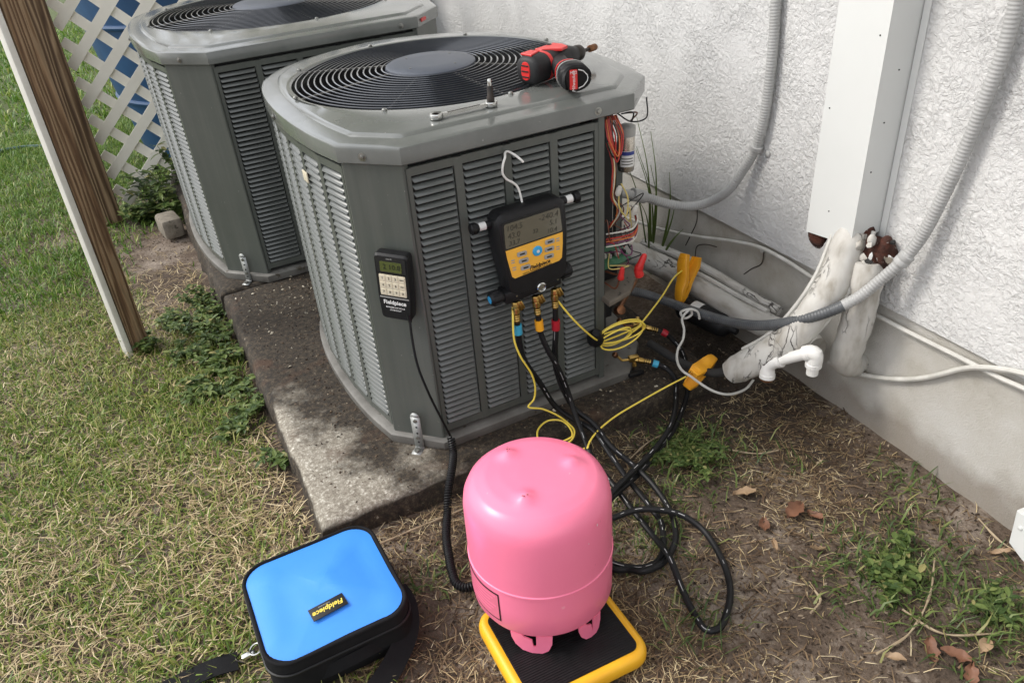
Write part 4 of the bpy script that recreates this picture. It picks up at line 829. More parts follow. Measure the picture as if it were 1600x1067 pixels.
b = MB(); b.lathe([(.0105, 0), (.0115, .003), (.0115, .016), (.008, .018)], 14, (-.405, -.085, .252), (.1, -.6, .35)); o = b.build('flare_cap', 'copper', None); tag(o, 'small copper flare cap under the compartment floor', 'cap')
b = MB(); b.tube(spline([(-.40, -.08, .25), (-.36, -.04, .25), (-.31, 0, .262), (-.28, .04, .26)], .01), .006, 8); o = b.build('copper_line', 'copper', None); tag(o, 'tarnished copper line leaving the flare cap behind the hoses', 'pipe')
b = MB(); b.lathe([(.010, 0), (.019, .004), (.020, .020), (.012, .034), (.008, .04)], 14, (-.487, -.128, .218), (-.2, -.5, .8)); o = b.build('suction_grommet', 'rubber', None); tag(o, 'black rubber plug against the coiled yellow lead', 'plug')

# ================================================================== YELLOW SENSOR LEADS AND PIPE CLAMPS
CABLE_A = [(-0.698, -0.176, 0.392), (-0.705, -0.188, 0.361), (-0.707, -0.192, 0.318), (-0.698, -0.195, 0.279), (-0.673, -0.193, 0.221), (-0.667, -0.191, 0.184), (-0.672, -0.190, 0.156), (-0.689, -0.198, 0.148), (-0.658, -0.200, 0.133), (-0.626, -0.206, 0.109), (-0.602, -0.212, 0.082), (-0.599, -0.236, 0.076), (-0.622, -0.258, 0.070), (-0.664, -0.249, 0.068), (-0.679, -0.221, 0.070), (-0.667, -0.193, 0.075), (-0.637, -0.180, 0.080), (-0.612, -0.195, 0.082), (-0.605, -0.224, 0.080), (-0.611, -0.248, 0.074), (-0.640, -0.250, 0.066), (-0.639, -0.262, 0.055), (-0.614, -0.275, 0.052), (-0.590, -0.283, 0.062), (-0.597, -0.292, 0.067), (-0.581, -0.277, 0.072), (-0.552, -0.259, 0.076), (-0.501, -0.239, 0.081), (-0.424, -0.221, 0.086), (-0.347, -0.207, 0.092), (-0.292, -0.206, 0.103)]
b = MB(); b.tube(spline(CABLE_A, .006), .0021, 7); o = b.build('sensor_lead', 'yellowc', None, org=CABLE_A[0]); o.location = CABLE_A[0]; tag(o, 'yellow sensor lead looping on the pad and running to the lower clamp', 'cable', 'yellow sensor leads')
cc = Vector((-0.435, -0.140, 0.228)); cx_ = Vector((.997, .078, .02)); cz_ = Vector((-.02, -.25, .96))
pts = [(-0.595, -0.170, 0.367), (-0.575, -0.177, 0.334), (-0.551, -0.179, 0.300), (-0.516, -0.168, 0.257), (-0.498, -0.155, 0.237)]
rr = random.Random(3)
for i in range(46):
    a = math.pi+i*2*math.pi/10.0; rx = .050+.013*math.sin(i*.31); rz_ = .026+.013*math.sin(i*.23+1)
    pts.append(tuple(cc+cx_*(rx*math.cos(a)+.006*math.sin(i*.3))+cz_*(rz_*math.sin(a)-.004)+Vector((0, -.010*math.sin(i*.55), 0))))
pts += [(-0.395, -0.130, 0.212), (-0.372, -0.118, 0.213), (-0.320, -0.080, 0.214), (-0.244, -0.024, 0.220), (-0.171, 0.032, 0.231), (-0.118, 0.060, 0.230)]
b = MB(); b.tube(spline(pts, .006), .0021, 7); o = b.build('sensor_lead', 'yellowc', None, org=pts[0]); o.location = pts[0]; tag(o, 'yellow sensor lead bundled in a coil and running to the upper clamp', 'cable', 'yellow sensor leads')
b = MB(); b.tube([cc+cx_*-.056+Vector((0, 0, .004)), cc+cx_*-.046], .009, 12); o = b.build('lead_tie', 'rubber', None); tag(o, 'black tie gathering the coil of yellow lead', 'tie')
for ob in bpy.data.objects:
    if ob.name in ('sensor_lead', 'sensor_lead.001'): pass
def clamp(label, base, tip, side, opened):
    """spring clamp: two long jaws hinged near the middle; base = gripping end, tip = handles"""
    B, T = Vector(base), Vector(tip); d = (T-B); ln = d.length; d = d.normalized(); s_ = Vector(side); s_ = (s_-d*s_.dot(d)).normalized(); n_ = d.cross(s_)
    root = empty('pipe_clamp', base, label=label, cat='clamp', group='orange pipe clamps')
    for sg in (-1, 1):
        prof = [(0.0, .004), (.12, .010), (.30, .013), (.42, .012), (.55, .010+opened*.3), (.80, .012+opened*.8), (1.0, .009+opened)]
        b = MB(); outer = []; wd = .0165
        lp = []
        for t, h in prof:
            wk = wd*float(np.interp(t, [0, .15, .45, .9, 1], [.6, .8, 1, .95, .7])); th = .0050 if t < .9 else .0035
            c = B+d*(ln*t)+s_*(sg*h)
            # U section: web outside, two flanges turning in
            lp.append([c+n_*wk+s_*(sg*-.010), c+n_*wk+s_*(sg*.001), c+n_*(wk-.004)+s_*(sg*.004), c-n_*(wk-.004)+s_*(sg*.004), c-n_*wk+s_*(sg*.001), c-n_*wk+s_*(sg*-.010), c-n_*(wk-.003)+s_*(sg*-.010), c-n_*(wk-.003)+s_*(sg*-.001), c+n_*(wk-.003)+s_*(sg*-.001), c+n_*(wk-.003)+s_*(sg*-.010)])
        b.loops(lp, True, True); jw = b.build('jaw', 'orange', root, smooth=40, org=base)
        for k in range(5):
            t = .70+.055*k; h = .012+opened*(.8*(t-.55)/.25 if t < .8 else .8+(t-.8)); c = B+d*(ln*t)+s_*(sg*(h*0.97+.0042))
            q = MB(); q.box(c, (.0022, .020, .0016), Matrix((d, n_, s_)).transposed(), ch=.0005); q.build('grip_rib', 'orange', jw, org=base)
    b = MB(); c = B+d*(ln*.44); b.tube([c-n_*.011, c+n_*.011], .0052, 12); b.build('spring', 'copper', root, org=base)
    b = MB(); b.tube([c-n_*.0145, c+n_*.0145], .0022, 8); b.build('hinge_pin', 'steel', root, org=base)
clamp('orange pipe clamp standing upright behind the grey conduit', (-.150, .037, .150), (-.100, .068, .258), (.92, .22, -.25), .020)
clamp('orange pipe clamp lying by the end of the cracked pipe', (-.208, -.194, .122), (-.292, -.222, .102), (.1, -.35, .9), .022)

TWIST = [(-0.199, -0.118, 0.188), (-0.205, -0.117, 0.208), (-0.222, -0.112, 0.218), (-0.240, -0.098, 0.208), (-0.232, -0.104, 0.192), (-0.215, -0.108, 0.200), (-0.222, -0.110, 0.216), (-0.241, -0.107, 0.197), (-0.246, -0.124, 0.175), (-0.259, -0.140, 0.160), (-0.283, -0.157, 0.150), (-0.303, -0.183, 0.140), (-0.309, -0.212, 0.130), (-0.299, -0.236, 0.122), (-0.280, -0.261, 0.105), (-0.259, -0.279, 0.092), (-0.229, -0.288, 0.082), (-0.182, -0.285, 0.080), (-0.155, -0.276, 0.090)]
b = MB(); b.tube(spline(TWIST, .005), .0030, 8); o = b.build('control_wire', 'whitecable', None, org=TWIST[0]); o.location = TWIST[0]; tag(o, 'dirty white control wire with a curled end hanging by the lower clamp', 'cable')

# ================================================================== WALL FITTINGS
# line-set cover
lc = empty('line_set_cover', (-.035, -.3455, .44), label='white rectangular line-set cover running up the stucco, torn open at its foot', cat='duct')
def cover_ring(z, d=0): return [(-.070+d, -.406+d, z), (-.070+d, -.285-d, z), (0, -.285-d, z), (0, -.406+d, z)]
b = MB(); zb_ = [.452, .440, .440, .452]
outer0 = [(-.070, -.406, .455), (-.070, -.285, .443), (-.0005, -.285, .452), (-.0005, -.406, .470)]
outer1 = [(-.070, -.406, 4.0), (-.070, -.285, 4.0), (-.0005, -.285, 4.0), (-.0005, -.406, 4.0)]
inn = lambda L_, k: [(-.035+(x+.035)*k, -.3455+(y+.3455)*(k+.01), z+.0005) for x, y, z in L_]
b.loops([inn(outer0, .95), outer0, outer1], False, True); b.loops([inn(outer0, .95), [(x, y, z+.3) for x, y, z in inn(outer0, .95)]])
b.build('cover_body', 'cover', lc, smooth=20, org=(-.035, -.3455, .44))
for (px_, py_, pz_) in ((-.0702, -.338, .505), (-.0702, -.300, .70), (-.052, -.4062, .60), (-.030, -.4062, .78), (-.0702, -.39, .84), (-.042, -.4062, .69)):
    b = MB(); b.lathe([(.0016, -.0005), (.0014, .0008)], 7, (px_, py_, pz_), (-1, 0, 0) if px_ < -.069 else (0, -1, 0)); b.build('dark_speck', 'blackfoam', lc, org=(-.035, -.3455, .44))
b = MB(); b.box((-.0015, -.407-.008, 2.2), (.002, .014, 3.5)); b.build('wall_flange', 'cover', lc, smooth=0, org=(-.035, -.3455, .44))
def blob(name, c, size, m, seed, parent=None, org=None, sub=3, amp=.35, fq=60):
    bm = bmesh.new(); bmesh.ops.create_icosphere(bm, subdivisions=sub, radius=1); r = np.random.default_rng(seed); ph = r.uniform(0, 6, (5, 3)); dr = r.normal(size=(5, 3))
    mb = MB()
    for v in bm.verts:
        k = 1+amp*sum(math.sin(Vector(dr[i]).dot(v.co)*3+ph[i][0]) for i in range(5))/5; v.co = Vector((v.co.x*size[0]*k, v.co.y*size[1]*k, v.co.z*size[2]*k))+Vector(c)
    bm.verts.index_update(); mb.add([v.co for v in bm.verts], [[v.index for v in f.verts] for f in bm.faces]); bm.free()
    return mb.build(name, m, parent, smooth=60, org=org)
blob('rusty_opening', (-.036, -.385, .452), (.036, .030, .038), 'rust', 4, lc, (-.035, -.3455, .44))
blob('crumbling_foam', (-.024, -.434, .440), (.026, .030, .036), 'rust', 9, lc, (-.035, -.3455, .44), sub=4, amp=.7)
rq = random.Random(12)
for k in range(16):
    a = rq.uniform(0, 6.28); p_ = (-.030+.030*math.cos(a)*rq.uniform(.5, 1), -.436+.034*math.sin(a)*rq.uniform(.6, 1.1), .446+rq.uniform(-.030, .034)); s__ = rq.uniform(.005, .011)
    blob('foam_crumb', p_, (s__*rq.uniform(.25, .6), s__*rq.uniform(.6, 1.2), s__*rq.uniform(.5, 1.6)), rq.choice(('cover', 'cracked', 'plainconc', 'blackfoam')), 40+k, lc, (-.035, -.3455, .44), sub=1, amp=1.2)
blob('crumbling_foam', (-.050, -.300, .440), (.018, .022, .030), 'rust', 11, lc, (-.035, -.3455, .44))
for k, (p, s_) in enumerate((((-.068, -.405, .448), .010), ((-.060, -.418, .458), .008), ((-.074, -.395, .440), .008), ((-.045, -.432, .470), .009))):
    blob('foam_crumb', p, (s_, s_*.8, s_*1.3), ('blackfoam', 'cracked', 'blackfoam', 'cracked')[k], 20+k, lc, (-.035, -.3455, .44), sub=2)

def pipe_thing(name, label, pts, r, m, cat='pipe', group=None, n=22, step=.012, wob=.03, capround=True):
    path = spline(pts, step); N_ = len(path)
    def rr(i):
        e = 1.0
        if capround: e = min(1.0, .82+.18*min(i, N_-1-i)/2)
        return r*e*(1+wob*math.sin(i*.63)+wob*.6*math.sin(i*1.7+1))
    root = empty(name, pts[-1], label=label, cat=cat, group=group); b = MB(); b.tube(path, rr, n); rj = random.Random(N_); ph = [rj.uniform(0, 6) for _ in range(4)]
    b.v = [tuple(Vector(q)+.0008*Vector((math.sin(q[2]*170+q[1]*90+ph[0]), math.sin(q[0]*210+q[2]*120+ph[1]), math.sin(q[1]*190+q[0]*130+ph[2])))) for q in b.v]
    b.build('insulation', m, root, smooth=60, org=pts[-1]); return root, path
PIPE_A = [(-0.045, -0.385, 0.475), (-0.062, -0.388, 0.425), (-0.090, -0.395, 0.368), (-0.125, -0.386, 0.300), (-0.157, -0.355, 0.228), (-0.188, -0.315, 0.178), (-0.220, -0.272, 0.130)]
ra, pa = pipe_thing('insulated_pipe', 'thick white cracked insulated pipe slanting down from the cover to a cut end', PIPE_A, .0330, 'cracked', wob=.022)
b = MB(); b.tube(spline([(-0.205, -0.292, 0.150), (-0.245, -0.240, 0.118), (-0.27, -0.17, 0.11), (-.30, -.06, .12)], .01), .010, 12); b.build('inner_pipe', 'blackfoam', ra, org=PIPE_A[-1])
for i in (len(pa)-9,):      # tape collar
    b = MB(); b.tube(pa[i-5:i+1], .0350, 22); b.build('tape_wrap', 'cracked', ra, org=PIPE_A[-1])
for sd, off_ in ((1, .034), (-1, .036)):                    # thin painted cables strapped along it
    q = [Vector(p)+Vector((.02 if sd > 0 else -.012, -.030*sd if sd > 0 else .034, .012 if sd < 0 else .004)) for p in PIPE_A[:-1]]
    b = MB(); b.tube(spline(q, .012), .0045, 8); b.build('side_cable', 'whitecable', ra, org=PIPE_A[-1])
PIPE_B = [(-0.042, -0.432, 0.425), (-0.044, -0.436, 0.390), (-0.046, -0.437, 0.340), (-0.047, -0.434, 0.280), (-0.047, -0.427, 0.230), (-0.042, -0.420, 0.195), (-0.020, -0.414, 0.172), (0.012, -0.410, 0.165)]
pipe_thing('insulated_pipe', 'white cracked insulated pipe dropping straight behind the other and turning into the foundation', PIPE_B, .0310, 'cracked', wob=.022)
PIPE_C = [(-0.180, 0.285, 0.215), (-0.105, 0.215, 0.176), (-0.072, 0.102, 0.160), (-0.060, -0.025, 0.155), (-0.055, -0.145, 0.158), (-0.052, -0.245, 0.170), (-0.048, -0.345, 0.180)]
rcp, _ = pipe_thing('insulated_pipe', 'grimy white insulated pipe lying low along the foundation', PIPE_C, .031, 'crackedlow', wob=.025)
b = MB(); b.tube(spline([(-0.075, 0.345, 0.185), (-0.040, 0.224, 0.186), (-0.028, 0.080, 0.190), (-0.026, -0.055, 0.190), (-0.026, -0.191, 0.196)], .012), .012, 10); b.build('small_pipe', 'crackedlow', rcp, org=PIPE_C[-1])
b = MB(); b.tube(spline([(-0.087, 0.16, 0.197), (-0.062, 0.05, 0.193), (-0.055, -0.06, 0.192), (-0.05, -0.18, 0.196)], .012), .006, 8); b.build('side_cable', 'whitecable', rcp, org=PIPE_C[-1])

# PVC condensate drain
pv = empty('drain_pipe', (-.14, -.442, .20), label='white plastic drain pipe with two elbows in front of the cracked pipes', cat='pipe'); po = (-.14, -.442, .20)
A_, B_ = Vector((-.186, -.352, .190)), Vector((-.142, -.432, .249))
dv = (B_-A_).normalized()
b = MB(); b.tube([A_+dv*.02, B_-dv*.018], .0125, 20); b.build('pipe', 'whitepl', pv, org=po)
def elbow(a, c, d, nm):
    b = MB(); path = spline([a, a+(c-a)*.55, c+(d-c)*.22, d], .005); b.tube(path, lambda i: .0158 if (i < 6 or i > len(path)-5) else .0152, 22); o = b.build(nm, 'whitepl', pv, org=po)
    for p, t in ((a, (a-c).normalized()), (d, (d-c).normalized())):
        q = MB(); q.lathe([(.0158, -.010), (.0168, -.009), (.0168, 0), (.0135, .0008)], 22, p, t); q.build('socket_rim', 'whitepl', o, org=po)
elbow(A_+dv*.030, A_, A_+Vector((-.002, -.002, -.036)), 'elbow'); elbow(B_-dv*.024, B_, B_+Vector((.002, .002, -.038)), 'elbow')
b = MB(); b.tube([B_+Vector((.002, .002, -.036)), B_+Vector((.003, .003, -.058))], .0122, 20); b.build('stub', 'whitepl', pv, org=po)
b = MB(); b.lathe([(.0142, 0), (.0150, .001), (.0148, .004)], 20, A_+Vector((-.002, -.002, -.0415)), (0, 0, 1)); b.build('rust_ring', 'copper', pv, org=po)

# flexible conduits: ribbed bodies
def conduit(path, r, pitch, step, ribs=.045, n=14):
    b = MB(); acc = 0; rad = []
    for i in range(len(path)): rad.append(r*(1+ribs*math.sin(2*math.pi*i*step/pitch)))
    b.tube(path, lambda i: rad[i], n); return b
COND_L = [(-0.015, -0.043, 1.5), (-0.015, -0.048, 1.0), (-0.015, -0.054, 0.864), (-0.015, -0.059, 0.789), (-0.015, -0.060, 0.698), (-0.015, -0.054, 0.613), (-0.017, -0.038, 0.547), (-0.025, -0.010, 0.488), (-0.040, 0.023, 0.430), (-0.060, 0.069, 0.392), (-0.090, 0.098, 0.380), (-0.140, 0.119, 0.390), (-0.200, 0.130, 0.416), (-0.290, 0.120, 0.452)]
cl = empty('flexible_conduit', COND_L[-1], label='white painted flexible conduit curving down the wall into the front unit', cat='conduit', group='flexible conduits')
st_ = .0016; path = spline(COND_L, st_); conduit(path, .0112, .0064, st_).build('ribbed_tube', 'condpaint', cl, smooth=70, org=COND_L[-1])
def strap(p, t, r, par, org, nm='wall_strap'):
    t = Vector(t).normalized(); b = MB(); u = t.orthogonal().normalized()
    b.lathe([(r, -.005), (r+.0025, -.0045), (r+.0025, .0045), (r, .005)], 20, p, t); o = b.build(nm, 'condpaint', par, org=org)
    q = MB(); q.lathe([(.0075, 0), (.0075, .003), (.004, .0048)], 10, Vector((-.0005, p[1]-.024, p[2]-.012)), (-1, 0, 0)); q.build('screw_head', 'condpaint', o, org=org)
strap((-.0168, -.040, .552), (0, .35, -1), .0136, cl, COND_L[-1])
b = MB(); b.lathe([(.0135, -.02), (.0165, -.018), (.0165, 0), (.0145, .004), (.0165, .008), (.0165, .022), (.013, .024)], 18, (-.222, .129, .426), (-.85, -.06, .35)); b.build('connector', 'condpaint', cl, org=COND_L[-1])
COND_R = [(-0.020, -0.590, 1.5), (-0.020, -0.587, 1.05), (-0.020, -0.585, 0.956), (-0.020, -0.584, 0.905), (-0.020, -0.583, 0.833), (-0.020, -0.573, 0.759), (-0.020, -0.560, 0.679), (-0.025, -0.541, 0.579), (-0.030, -0.524, 0.508), (-0.040, -0.506, 0.459), (-0.060, -0.481, 0.410), (-0.085, -0.459, 0.369), (-0.120, -0.435, 0.339), (-0.150, -0.385, 0.301), (-0.170, -0.306, 0.255), (-0.172, -0.208, 0.214), (-0.182, -0.109, 0.191), (-0.200, -0.003, 0.177), (-0.240, 0.054, 0.188), (-0.300, 0.067, 0.212)]
cr = empty('flexible_conduit', COND_R[-1], label='flexible conduit painted white on the wall and bare grey across the pipes', cat='conduit', group='flexible conduits')
path = spline(COND_R, st_); cut = min(range(len(path)), key=lambda i: (path[i]-Vector((-.105, -.447, .350))).length)
conduit(path[:cut+1], .0112, .0066, st_).build('painted_section', 'condpaint', cr, smooth=70, org=COND_R[-1])
conduit(path[cut:], .0114, .0066, st_, ribs=.035).build('bare_section', 'greycond', cr, smooth=70, org=COND_R[-1])
cut2 = min(range(len(path)), key=lambda i: (path[i]-Vector((-.040, -.506, .459))).length); t = (path[cut2+3]-path[cut2-3]).normalized()
b = MB(); b.lathe([(.0120, -.012), (.0145, -.010), (.0145, -.002), (.0135, 0), (.0145, .002), (.0145, .010), (.0120, .012)], 20, path[cut2], t); b.build('coupling', 'condpaint', cr, org=COND_R[-1])
# white cables along the foundation
CABLE_W1 = [(-0.060, 0.50, 0.215), (-0.022, 0.376, 0.213), (-0.006, 0.203, 0.243), (-0.004, 0.013, 0.294), (-0.004, -0.076, 0.312), (-0.004, -0.174, 0.313), (-0.004, -0.255, 0.306), (-0.004, -0.338, 0.301), (-0.004, -0.414, 0.299), (-0.004, -0.525, 0.300), (-0.004, -0.639, 0.304), (-0.004, -0.717, 0.306), (-0.004, -0.784, 0.311), (-.004, -1.3, .300)]
c1 = empty('wall_cable', CABLE_W1[0], label='white cable running the length of the foundation just under the stucco', cat='cable', group='white cables on the foundation')
b = MB(); b.tube(spline(CABLE_W1, .015), .0046, 8); b.build('cable', 'whitecable', c1, org=CABLE_W1[0])
b = MB(); b.lathe([(.006, 0), (.007, .002), (.005, .006)], 10, (.009, -.073, .300), (-1, 0, 0)); b.build('clip', 'whitecable', c1, org=CABLE_W1[0])
CABLE_W2 = [(-0.012, -0.35, 0.136), (-0.008, -0.395, 0.140), (-0.002, -0.460, 0.158), (0.001, -0.536, 0.194), (0.001, -0.588, 0.231), (-0.002, -0.646, 0.283), (-0.010, -0.678, 0.307), (-0.010, -0.722, 0.328), (-0.008, -0.776, 0.343), (-.006, -1.3, .42)]
c2 = empty('wall_cable', CABLE_W2[0], label='white cable sagging from the pipes and rising to cross the other cable', cat='cable', group='white cables on the foundation')
b = MB(); b.tube(spline(CABLE_W2, .015), .0052, 8); b.build('cable', 'whitecable', c2, org=CABLE_W2[0])
# filter drier
fd = empty('filter_drier', (-.11, -.02, .12), label='black filter drier canister with a white label under the grey conduit', cat='canister')
A_, B_ = Vector((-.135, .065, .125)), Vector((-.085, -.112, .118)); dv = (B_-A_)
b = MB(); b.lathe([(.008, -.012), (.010, 0), (.026, .014), (.030, .022), (.030, .150), (.026, .160), (.010, .172), (.008, .19)], 24, A_, dv); b.build('shell', 'plastic', fd, org=(-.11, -.02, .12))
u = Vector((-.1, 0, 1)); u = (u-dv.normalized()*u.dot(dv.normalized())).normalized(); v = dv.normalized().cross(u)
b = MB(); b.loops([[A_+dv.normalized()*s__+(u*math.cos(a)+v*math.sin(a))*.0304 for a in np.linspace(-.5, .9, 9)] for s__ in (.052, .080)], closed=False); b.build('label', 'white', fd, org=(-.11, -.02, .12))
# white metal corner at right edge
wb = empty('metal_box', (-.02, -.95, .0), label='pale painted metal box corner low on the wall at the right edge', cat='box')
b = MB(); b.prism([(-.832, .100), (-.838, .028), (-.868, .012), (-1.05, .012), (-1.05, .100)], .032, (.001, 0, 0), (0, 1, 0), (0, 0, 1), (-1, 0, 0), bev=.002); b.build('shell', 'cover', wb, org=(-.02, -.95, 0))
b = MB(); b.lathe([(.004, 0), (.004, .002), (.002, .003)], 10, (-.031, -.848, .072), (-1, 0, 0)); b.build('rivet', 'cover', wb, org=(-.02, -.95, 0))
# foundation cracks built as thin dark tubes, plus one curled stem
for k, (pts, lb) in enumerate((([(.004, .196, .322), (.003, .194, .286), (.002, .215, .240), (.0, .235, .20)], 'thin dark crack down the foundation near the unit'), ([(.004, -.082, .300), (.003, -.080, .270), (.003, -.045, .240), (.002, -.020, .215)], 'thin dark crack under the cable clip on the foundation'), ([(-.02, .16, .20), (-.03, .14, .24), (-.03, .10, .26), (-.02, .07, .262)], 'curled dark stem standing off the foundation behind the pipe'))):
    b = MB(); b.tube(spline(pts, .008), lambda i: .0016, 5); o = b.build('dark_line', 'darktwig', None, org=pts[-1]); o.location = pts[-1]; tag(o, lb, 'root')

# ================================================================== REFRIGERANT CYLINDER ON ITS SCALE
tc = Vector((-.840, -.585, .034)); tk = empty('gas_cylinder', tc, label='bright pink refrigerant cylinder standing upside down on the scale', cat='gas cylinder')
prof = [(.02, .032), (.070, .033), (.105, .036), (.115, .041), (.1195, .050), (.1200, .090), (.1200, .1325), (.1216, .1338), (.1216, .1366), (.1200, .138), (.1200, .142), (.1195, .205), (.1190, .238), (.1165, .254), (.110, .268), (.098, .279), (.080, .286), (.055, .2895), (.028, .291), (.0, .2912)]
n = 96; b = MB(); lp = []
for r, z in prof:
    row = []
    for i in range(n):
        a = 2*math.pi*i/n; row.append(Vector((r*math.cos(a), r*math.sin(a), z)))
    lp.append(row)
# refine the dome with extra rings so that the three stacking nubs can rise from it
dome = []
for k in range(26):
    r = .098*(1-k/26); zz = np.interp(r, [0, .028, .055, .080, .098], [.2912, .291, .2895, .286, .279]); dome.append((r, zz))
lp = lp[:[i for i, q in enumerate(prof) if q[0] == .098][0]]; nub = [(.062*math.cos(a), .062*math.sin(a)) for a in (R(112), R(232), R(352))]
for r, zz in dome:
    row = []
    for i in range(n):
        a = 2*math.pi*i/n; x, y = r*math.cos(a), r*math.sin(a); h = 0
        for (nx, ny) in nub:
            d2 = ((x-nx)**2+(y-ny)**2)**.5; h = max(h, .0085*math.exp(-(d2/.0140)**2.2))
        row.append(Vector((x, y, zz+h)))
    lp.append(row)
b.loops(lp, True, True); b.build('shell', 'pink', tk, smooth=32)
# collar feet: curved tabs with a slot
for k, (a_c, wdt) in enumerate(((R(-124), 1.0), (R(-72), .72), (R(55), 1.0), (R(115), 1.0))):
    b = MB(); hw_ = .036*wdt/.117; up = [(-1, 0), (-.97, -.012), (-.80, -.026), (-.45, -.037), (0, -.041), (.45, -.041), (.75, -.035), (.92, -.020), (.96, 0)]
    rows = [[], []]
    def pt(t, z, r): 
        a = a_c+t*hw_; return Vector((r*math.cos(a), r*math.sin(a), .0415+z))
    slot = [(-.42, 0), (-.36, -.004), (.02, -.010), (.06, -.024), (.14, -.026), (.20, -.021), (.22, 0)]
    for r in (.1135, .1165):
        poly = [pt(t, z, r) for t, z in up]+[pt(t, z, r) for t, z in slot[::-1]]
        rows[0 if r < .115 else 1] = poly
    # triangulated band between outer and inner outline
    o_in, o_out = len(up), len(slot)
    vs = rows[0]+rows[1]; m_ = len(rows[0]); fs = []
    left = [0, 1, 2, 3, 4]; 
    fs += [tuple(reversed(range(m_))), tuple(range(m_, 2*m_))]
    fs += [(i, (i+1) % m_, m_+(i+1) % m_, m_+i) for i in range(m_)]
    b.add(vs, fs); o = b.build('collar_foot', 'pink', tk, smooth=30)
    me = o.data; bm = bmesh.new(); bm.from_mesh(me); bmesh.ops.triangulate(bm, faces=[f for f in bm.faces if len(f.verts) > 4]); bm.to_mesh(me); bm.free()
# outlined label
def on_cyl(a, z, r): return (r*math.cos(a), r*math.sin(a), z)
def cyl_patch(a0, a1, z0, z1, r, m, nm, par, slope=0, n=12):
    b = MB(); A = [a0+(a1-a0)*i/n for i in range(n+1)]; b.loops([[on_cyl(a, z, r) for a in A] for z in (z0, z1)], closed=False); return b.build(nm, m, par)
la0, la1 = R(-196), R(-148)
lb_ = cyl_patch(la0, la1, .062, .124, .1205, 'black', 'label', tk); cyl_patch(la0+.02, la1-.02, .065, .121, .1208, 'pinkdark', 'label_field', lb_)
for k in range(6): cyl_patch(la0+.05, la1-.06-.05*(k % 3), .114-.0075*k, .1175-.0075*k, .1210, 'pink', 'label_print', lb_)
b = MB(); b.lathe([(.03, .004), (.03, .034)], 20); b.build('valve_guard', 'pink', tk)
rk = random.Random(5)
for (nx, ny) in nub[:2]:
    for k in range(4): blob('paint_chip', (nx+rk.uniform(-.006, .006), ny+rk.uniform(-.006, .006), .2985-rk.uniform(.0, .0016)), (rk.uniform(.0006, .0014),)*2+(.0006,), 'rustleaf', 70+k, tk, sub=1)
for k in range(10):
    a = R(rk.uniform(-75, -30)); z_ = rk.uniform(.16, .25); cyl_patch(a, a+rk.uniform(.006, .02), z_, z_+rk.uniform(.001, .005), .1203, 'white' if k % 3 else 'pinkdark', 'scuff', tk, n=2)

th = R(3); sc = Vector((-.846, -.664, 0)); scl = empty('refrigerant_scale', mtx=Matrix.Translation(sc)@Matrix.Rotation(th, 4, 'Z'), label='yellow-rimmed black refrigerant scale under the pink cylinder', cat='scale')
b = MB(); prof2 = [(-.010, .004), (0, .007), (.002, .012), (.002, .022), (0, .029), (-.005, .033), (-.010, .034), (-.014, .0325)]
base = rrect(.228, .206, .030, 7)
def offp(poly, d, z): 
    k = offset(poly, -d); return [(x, y, z) for x, y in k]
b.loops([offp(base, d, z) for d, z in prof2], True, True); b.build('rim', 'yellowp', scl, smooth=50)
b = MB(); inn_ = [(x, y) for x, y in offset(base, .0145)]; b.prism(inn_, .0015, (0, 0, .0323)); b.build('platform', 'plastic', scl)
for k in range(40):
    y = -.086+.0044*k
    if abs(y) < .089:
        b = MB(); wl = .196 if abs(y) < .07 else .196-2*(.019-((.019**2-(abs(y)-.07)**2)**.5 if abs(y)-.07 < .019 else 0)); b.box((0, y, .0342), (wl, .0016, .0012)); b.build('tread_rib', 'plastic', scl, smooth=0)
b = MB(); b.prism(rrect(.032, .018, .001, 1), .0006, (.068, .022, .0349)); b.build('platform_sticker', 'greyrub', scl)

# ================================================================== TOOL BAG
bo = Vector((-1.196, -.446, 0)); bgm = Matrix.Translation(bo)@Matrix.Rotation(R(5.5), 4, 'Z')
bag = empty('tool_bag', mtx=bgm, label='blue and black fabric tool bag lying flat on the grass', cat='bag')
def bag_ring(w_, d_, r, z, wob=0, ph=0): 
    P_ = rrect(w_, d_, r, 8); out = []
    for i, (x, y) in enumerate(P_):
        k = 1+wob*math.sin(i*.9+ph); out.append((x*k, y*k, z+wob*.12*math.sin(i*.7+ph)))
    return out
W_, D_ = .248, .246
b = MB(); b.loops([bag_ring(W_*.93, D_*.93, .03, .002), bag_ring(W_*.98, D_*.98, .035, .008, .006), bag_ring(W_*1.0, D_*1.0, .04, .035, .008, 1), bag_ring(W_*.985, D_*.985, .042, .060, .006, 2), bag_ring(W_*1.0, D_*1.0, .045, .078), bag_ring(W_*.985, D_*.985, .045, .088), bag_ring(W_*.95, D_*.95, .042, .090)], True, True); b.build('body', 'nylon', bag, smooth=50)
b = MB(); rows = []
for k in range(12):
    t = 1-k/12; rows.append([(x, y, .0895+.010*(1-t**2.2)+.0042*math.sin(x*34+y*14+1)*math.cos(y*26-x*9)*min(1, (1-t)*3)+.0012*math.sin((x*.6+y)*62+2*math.sin(x*40))*min(1, (1-t)*3)) for x, y, _ in bag_ring(W_*.962*t, D_*.962*t, .045*max(t, .02), 0)])
b.loops(rows, False, True); b.build('top_panel', 'bluenylon', bag, smooth=80)
rim_ = [Vector((x, y, .0895)) for x, y, _ in bag_ring(W_*.972, D_*.972, .043, 0)]
b = MB(); b.tube(rim_, .0036, 8, closed=True); b.build('piping', 'nylon', bag, smooth=80)
b = MB(); b.tube([Vector((x, y, .066)) for x, y, _ in bag_ring(W_*1.0, D_*1.0, .043, 0)], .0025, 6, closed=True); b.build('zip', 'plastic', bag)
